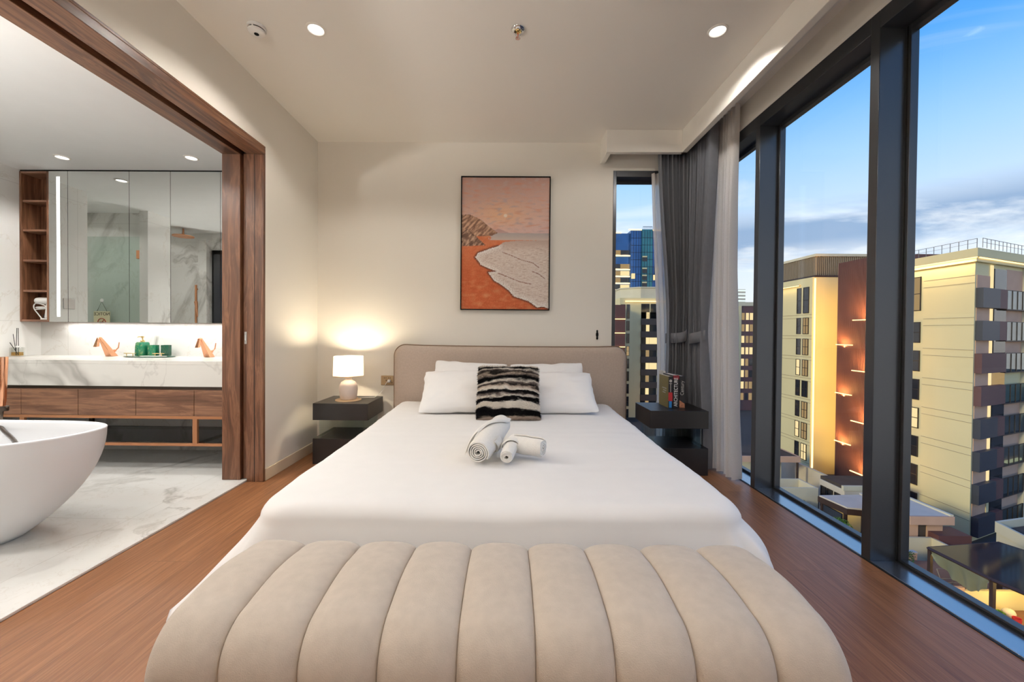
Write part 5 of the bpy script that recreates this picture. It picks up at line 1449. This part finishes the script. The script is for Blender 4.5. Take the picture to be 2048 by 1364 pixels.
part(h, 'wall', M['ext_beige'], 31.2, 35.6, 27.3, 27.5, -17.499, -16.2); part(h, 'wall', M['ext_pink'], 29.0, 31.2, 27.3, 27.5, -17.499, -16.0)
part(h, 'back_wall', M['ext_beige'], 35.6, 35.8, 22.5, 27.5, -17.499, -14.2)
for y in (24.0, 25.2): win(h, 'glass_door', 'x', 35.6, y, y+1.0, -17.4, -14.8, M['win_lit2'], 0)
lamp('POINT', 'terrace_light', None, (33.5, 25.6, -15.0), 260, (1, .66, .22), shadow_soft_size=.3)
lamp('POINT', 'terrace_light', None, (33.0, 23.6, -15.0), 200, (1, .66, .22), shadow_soft_size=.3)
for nm, lb, m_, x, y, s_ in (('crate', 'green crate on the lit terrace', M['leaf'], 32.4, 26.45, .30), ('sack_pile', 'white bundle beside the green crate on the terrace', M['ext_white'], 33.3, 26.6, .38), ('bucket', 'red bucket beside the green crate on the terrace', M['red'], 32.9, 25.85, .22)):
    if nm == 'bucket': o = MB().lathe([(s_*.8, 0), (s_, .5), (s_*.92, .5), (s_*.75, .05)], n=20).build(nm, m_, None, smooth=40)
    elif nm == 'crate': o = MB().box(-s_, s_, -s_*.7, s_*.7, 0, .08).box(-s_, -s_+.05, -s_*.7, s_*.7, .08, .5).box(s_-.05, s_, -s_*.7, s_*.7, .08, .5).box(-s_+.05, s_-.05, -s_*.7, -s_*.7+.05, .08, .5).box(-s_+.05, s_-.05, s_*.7-.05, s_*.7, .08, .5).build(nm, m_, None, .01)
    else: o = MB().grid(lambda u, v: (s_*math.sin(PI*v)*math.cos(2*PI*u)*(1+.15*nz(u*6, v*5)), s_*.8*math.sin(PI*v)*math.sin(2*PI*u), .3-.298*math.cos(PI*v)), 24, 14, wu=True).build(nm, m_, None, smooth=180)
    o.location = (x, y, -17.499); tag(o, lb, nm.replace('_', ' '))
ch = thing('garden_chair', 'white metal garden chair frame under the hanging tarpaulin', 'chair', (33.0, 29.6, -17.5))
MB().tube([(-.45, 0, .42), (-.45, .5, .42), (.45, .5, .42), (.45, 0, .42)], .025, 6, closed=True).build('seat', M['rail'], ch)
MB().tube([(-.45, .5, .42), (-.45, .75, 1.0), (.45, .75, 1.0), (.45, .5, .42)], .025, 6).build('backrest', M['rail'], ch)
for x, y in ((-.45, 0), (.45, 0), (-.45, .5), (.45, .5)): MB().tube([(x, y, 0), (x, y, .42)], .025, 6).build('leg', M['rail'], ch)

# ---------------------------------------------------------------- trees and shrubs
def tree(label, cat, loc, r, hgt, mat, n, seed, name='tree', trunk=True):
    rr = random.Random(seed); t_ = thing(name, label, cat, loc)
    if trunk: MB().tube([(0, 0, 0), (.05, .03, hgt*.5), (0, 0, hgt)], [.10, .08, .04], 8).build('trunk', M['bark'], t_, smooth=60)
    f = MB()
    for _ in range(n):
        a = rr.random()*2*PI; cz = rr.uniform(-1, 1); q_ = r*(rr.random()**.4); s_ = math.sqrt(1-cz*cz)
        c_ = Vector((q_*s_*math.cos(a), q_*s_*math.sin(a), hgt+q_*cz*.85))
        L_ = rr.uniform(.16, .30)*r*.55; d1 = Vector((rr.gauss(0, 1), rr.gauss(0, 1), rr.gauss(0, .6))).normalized(); d2 = d1.cross(Vector((rr.gauss(0, 1), rr.gauss(0, 1), rr.gauss(0, 1)))).normalized()
        k = len(f.v); f.v += [tuple(c_-d1*L_), tuple(c_+d2*L_*.4), tuple(c_+d1*L_), tuple(c_-d2*L_*.4)]; f.f.append((k, k+1, k+2, k+3))
    f.build('foliage', mat, t_, smooth=0, fix=False)
    return t_
tree('bright green round tree beside the timber pavilion', 'tree', (34.6, 41.6, GZ), 1.0, 2.3, M['leaf'], 900, 1)
tree('deep green shrub in front of the pale roof terrace', 'shrub', (34.2, 46.3, GZ), .9, 2.2, M['leaf2'], 800, 2, 'shrub')
tree('small plant against the beige courtyard wall', 'shrub', (32.2, 32.5, -17.5), .7, .8, M['leaf2'], 500, 3, 'shrub')
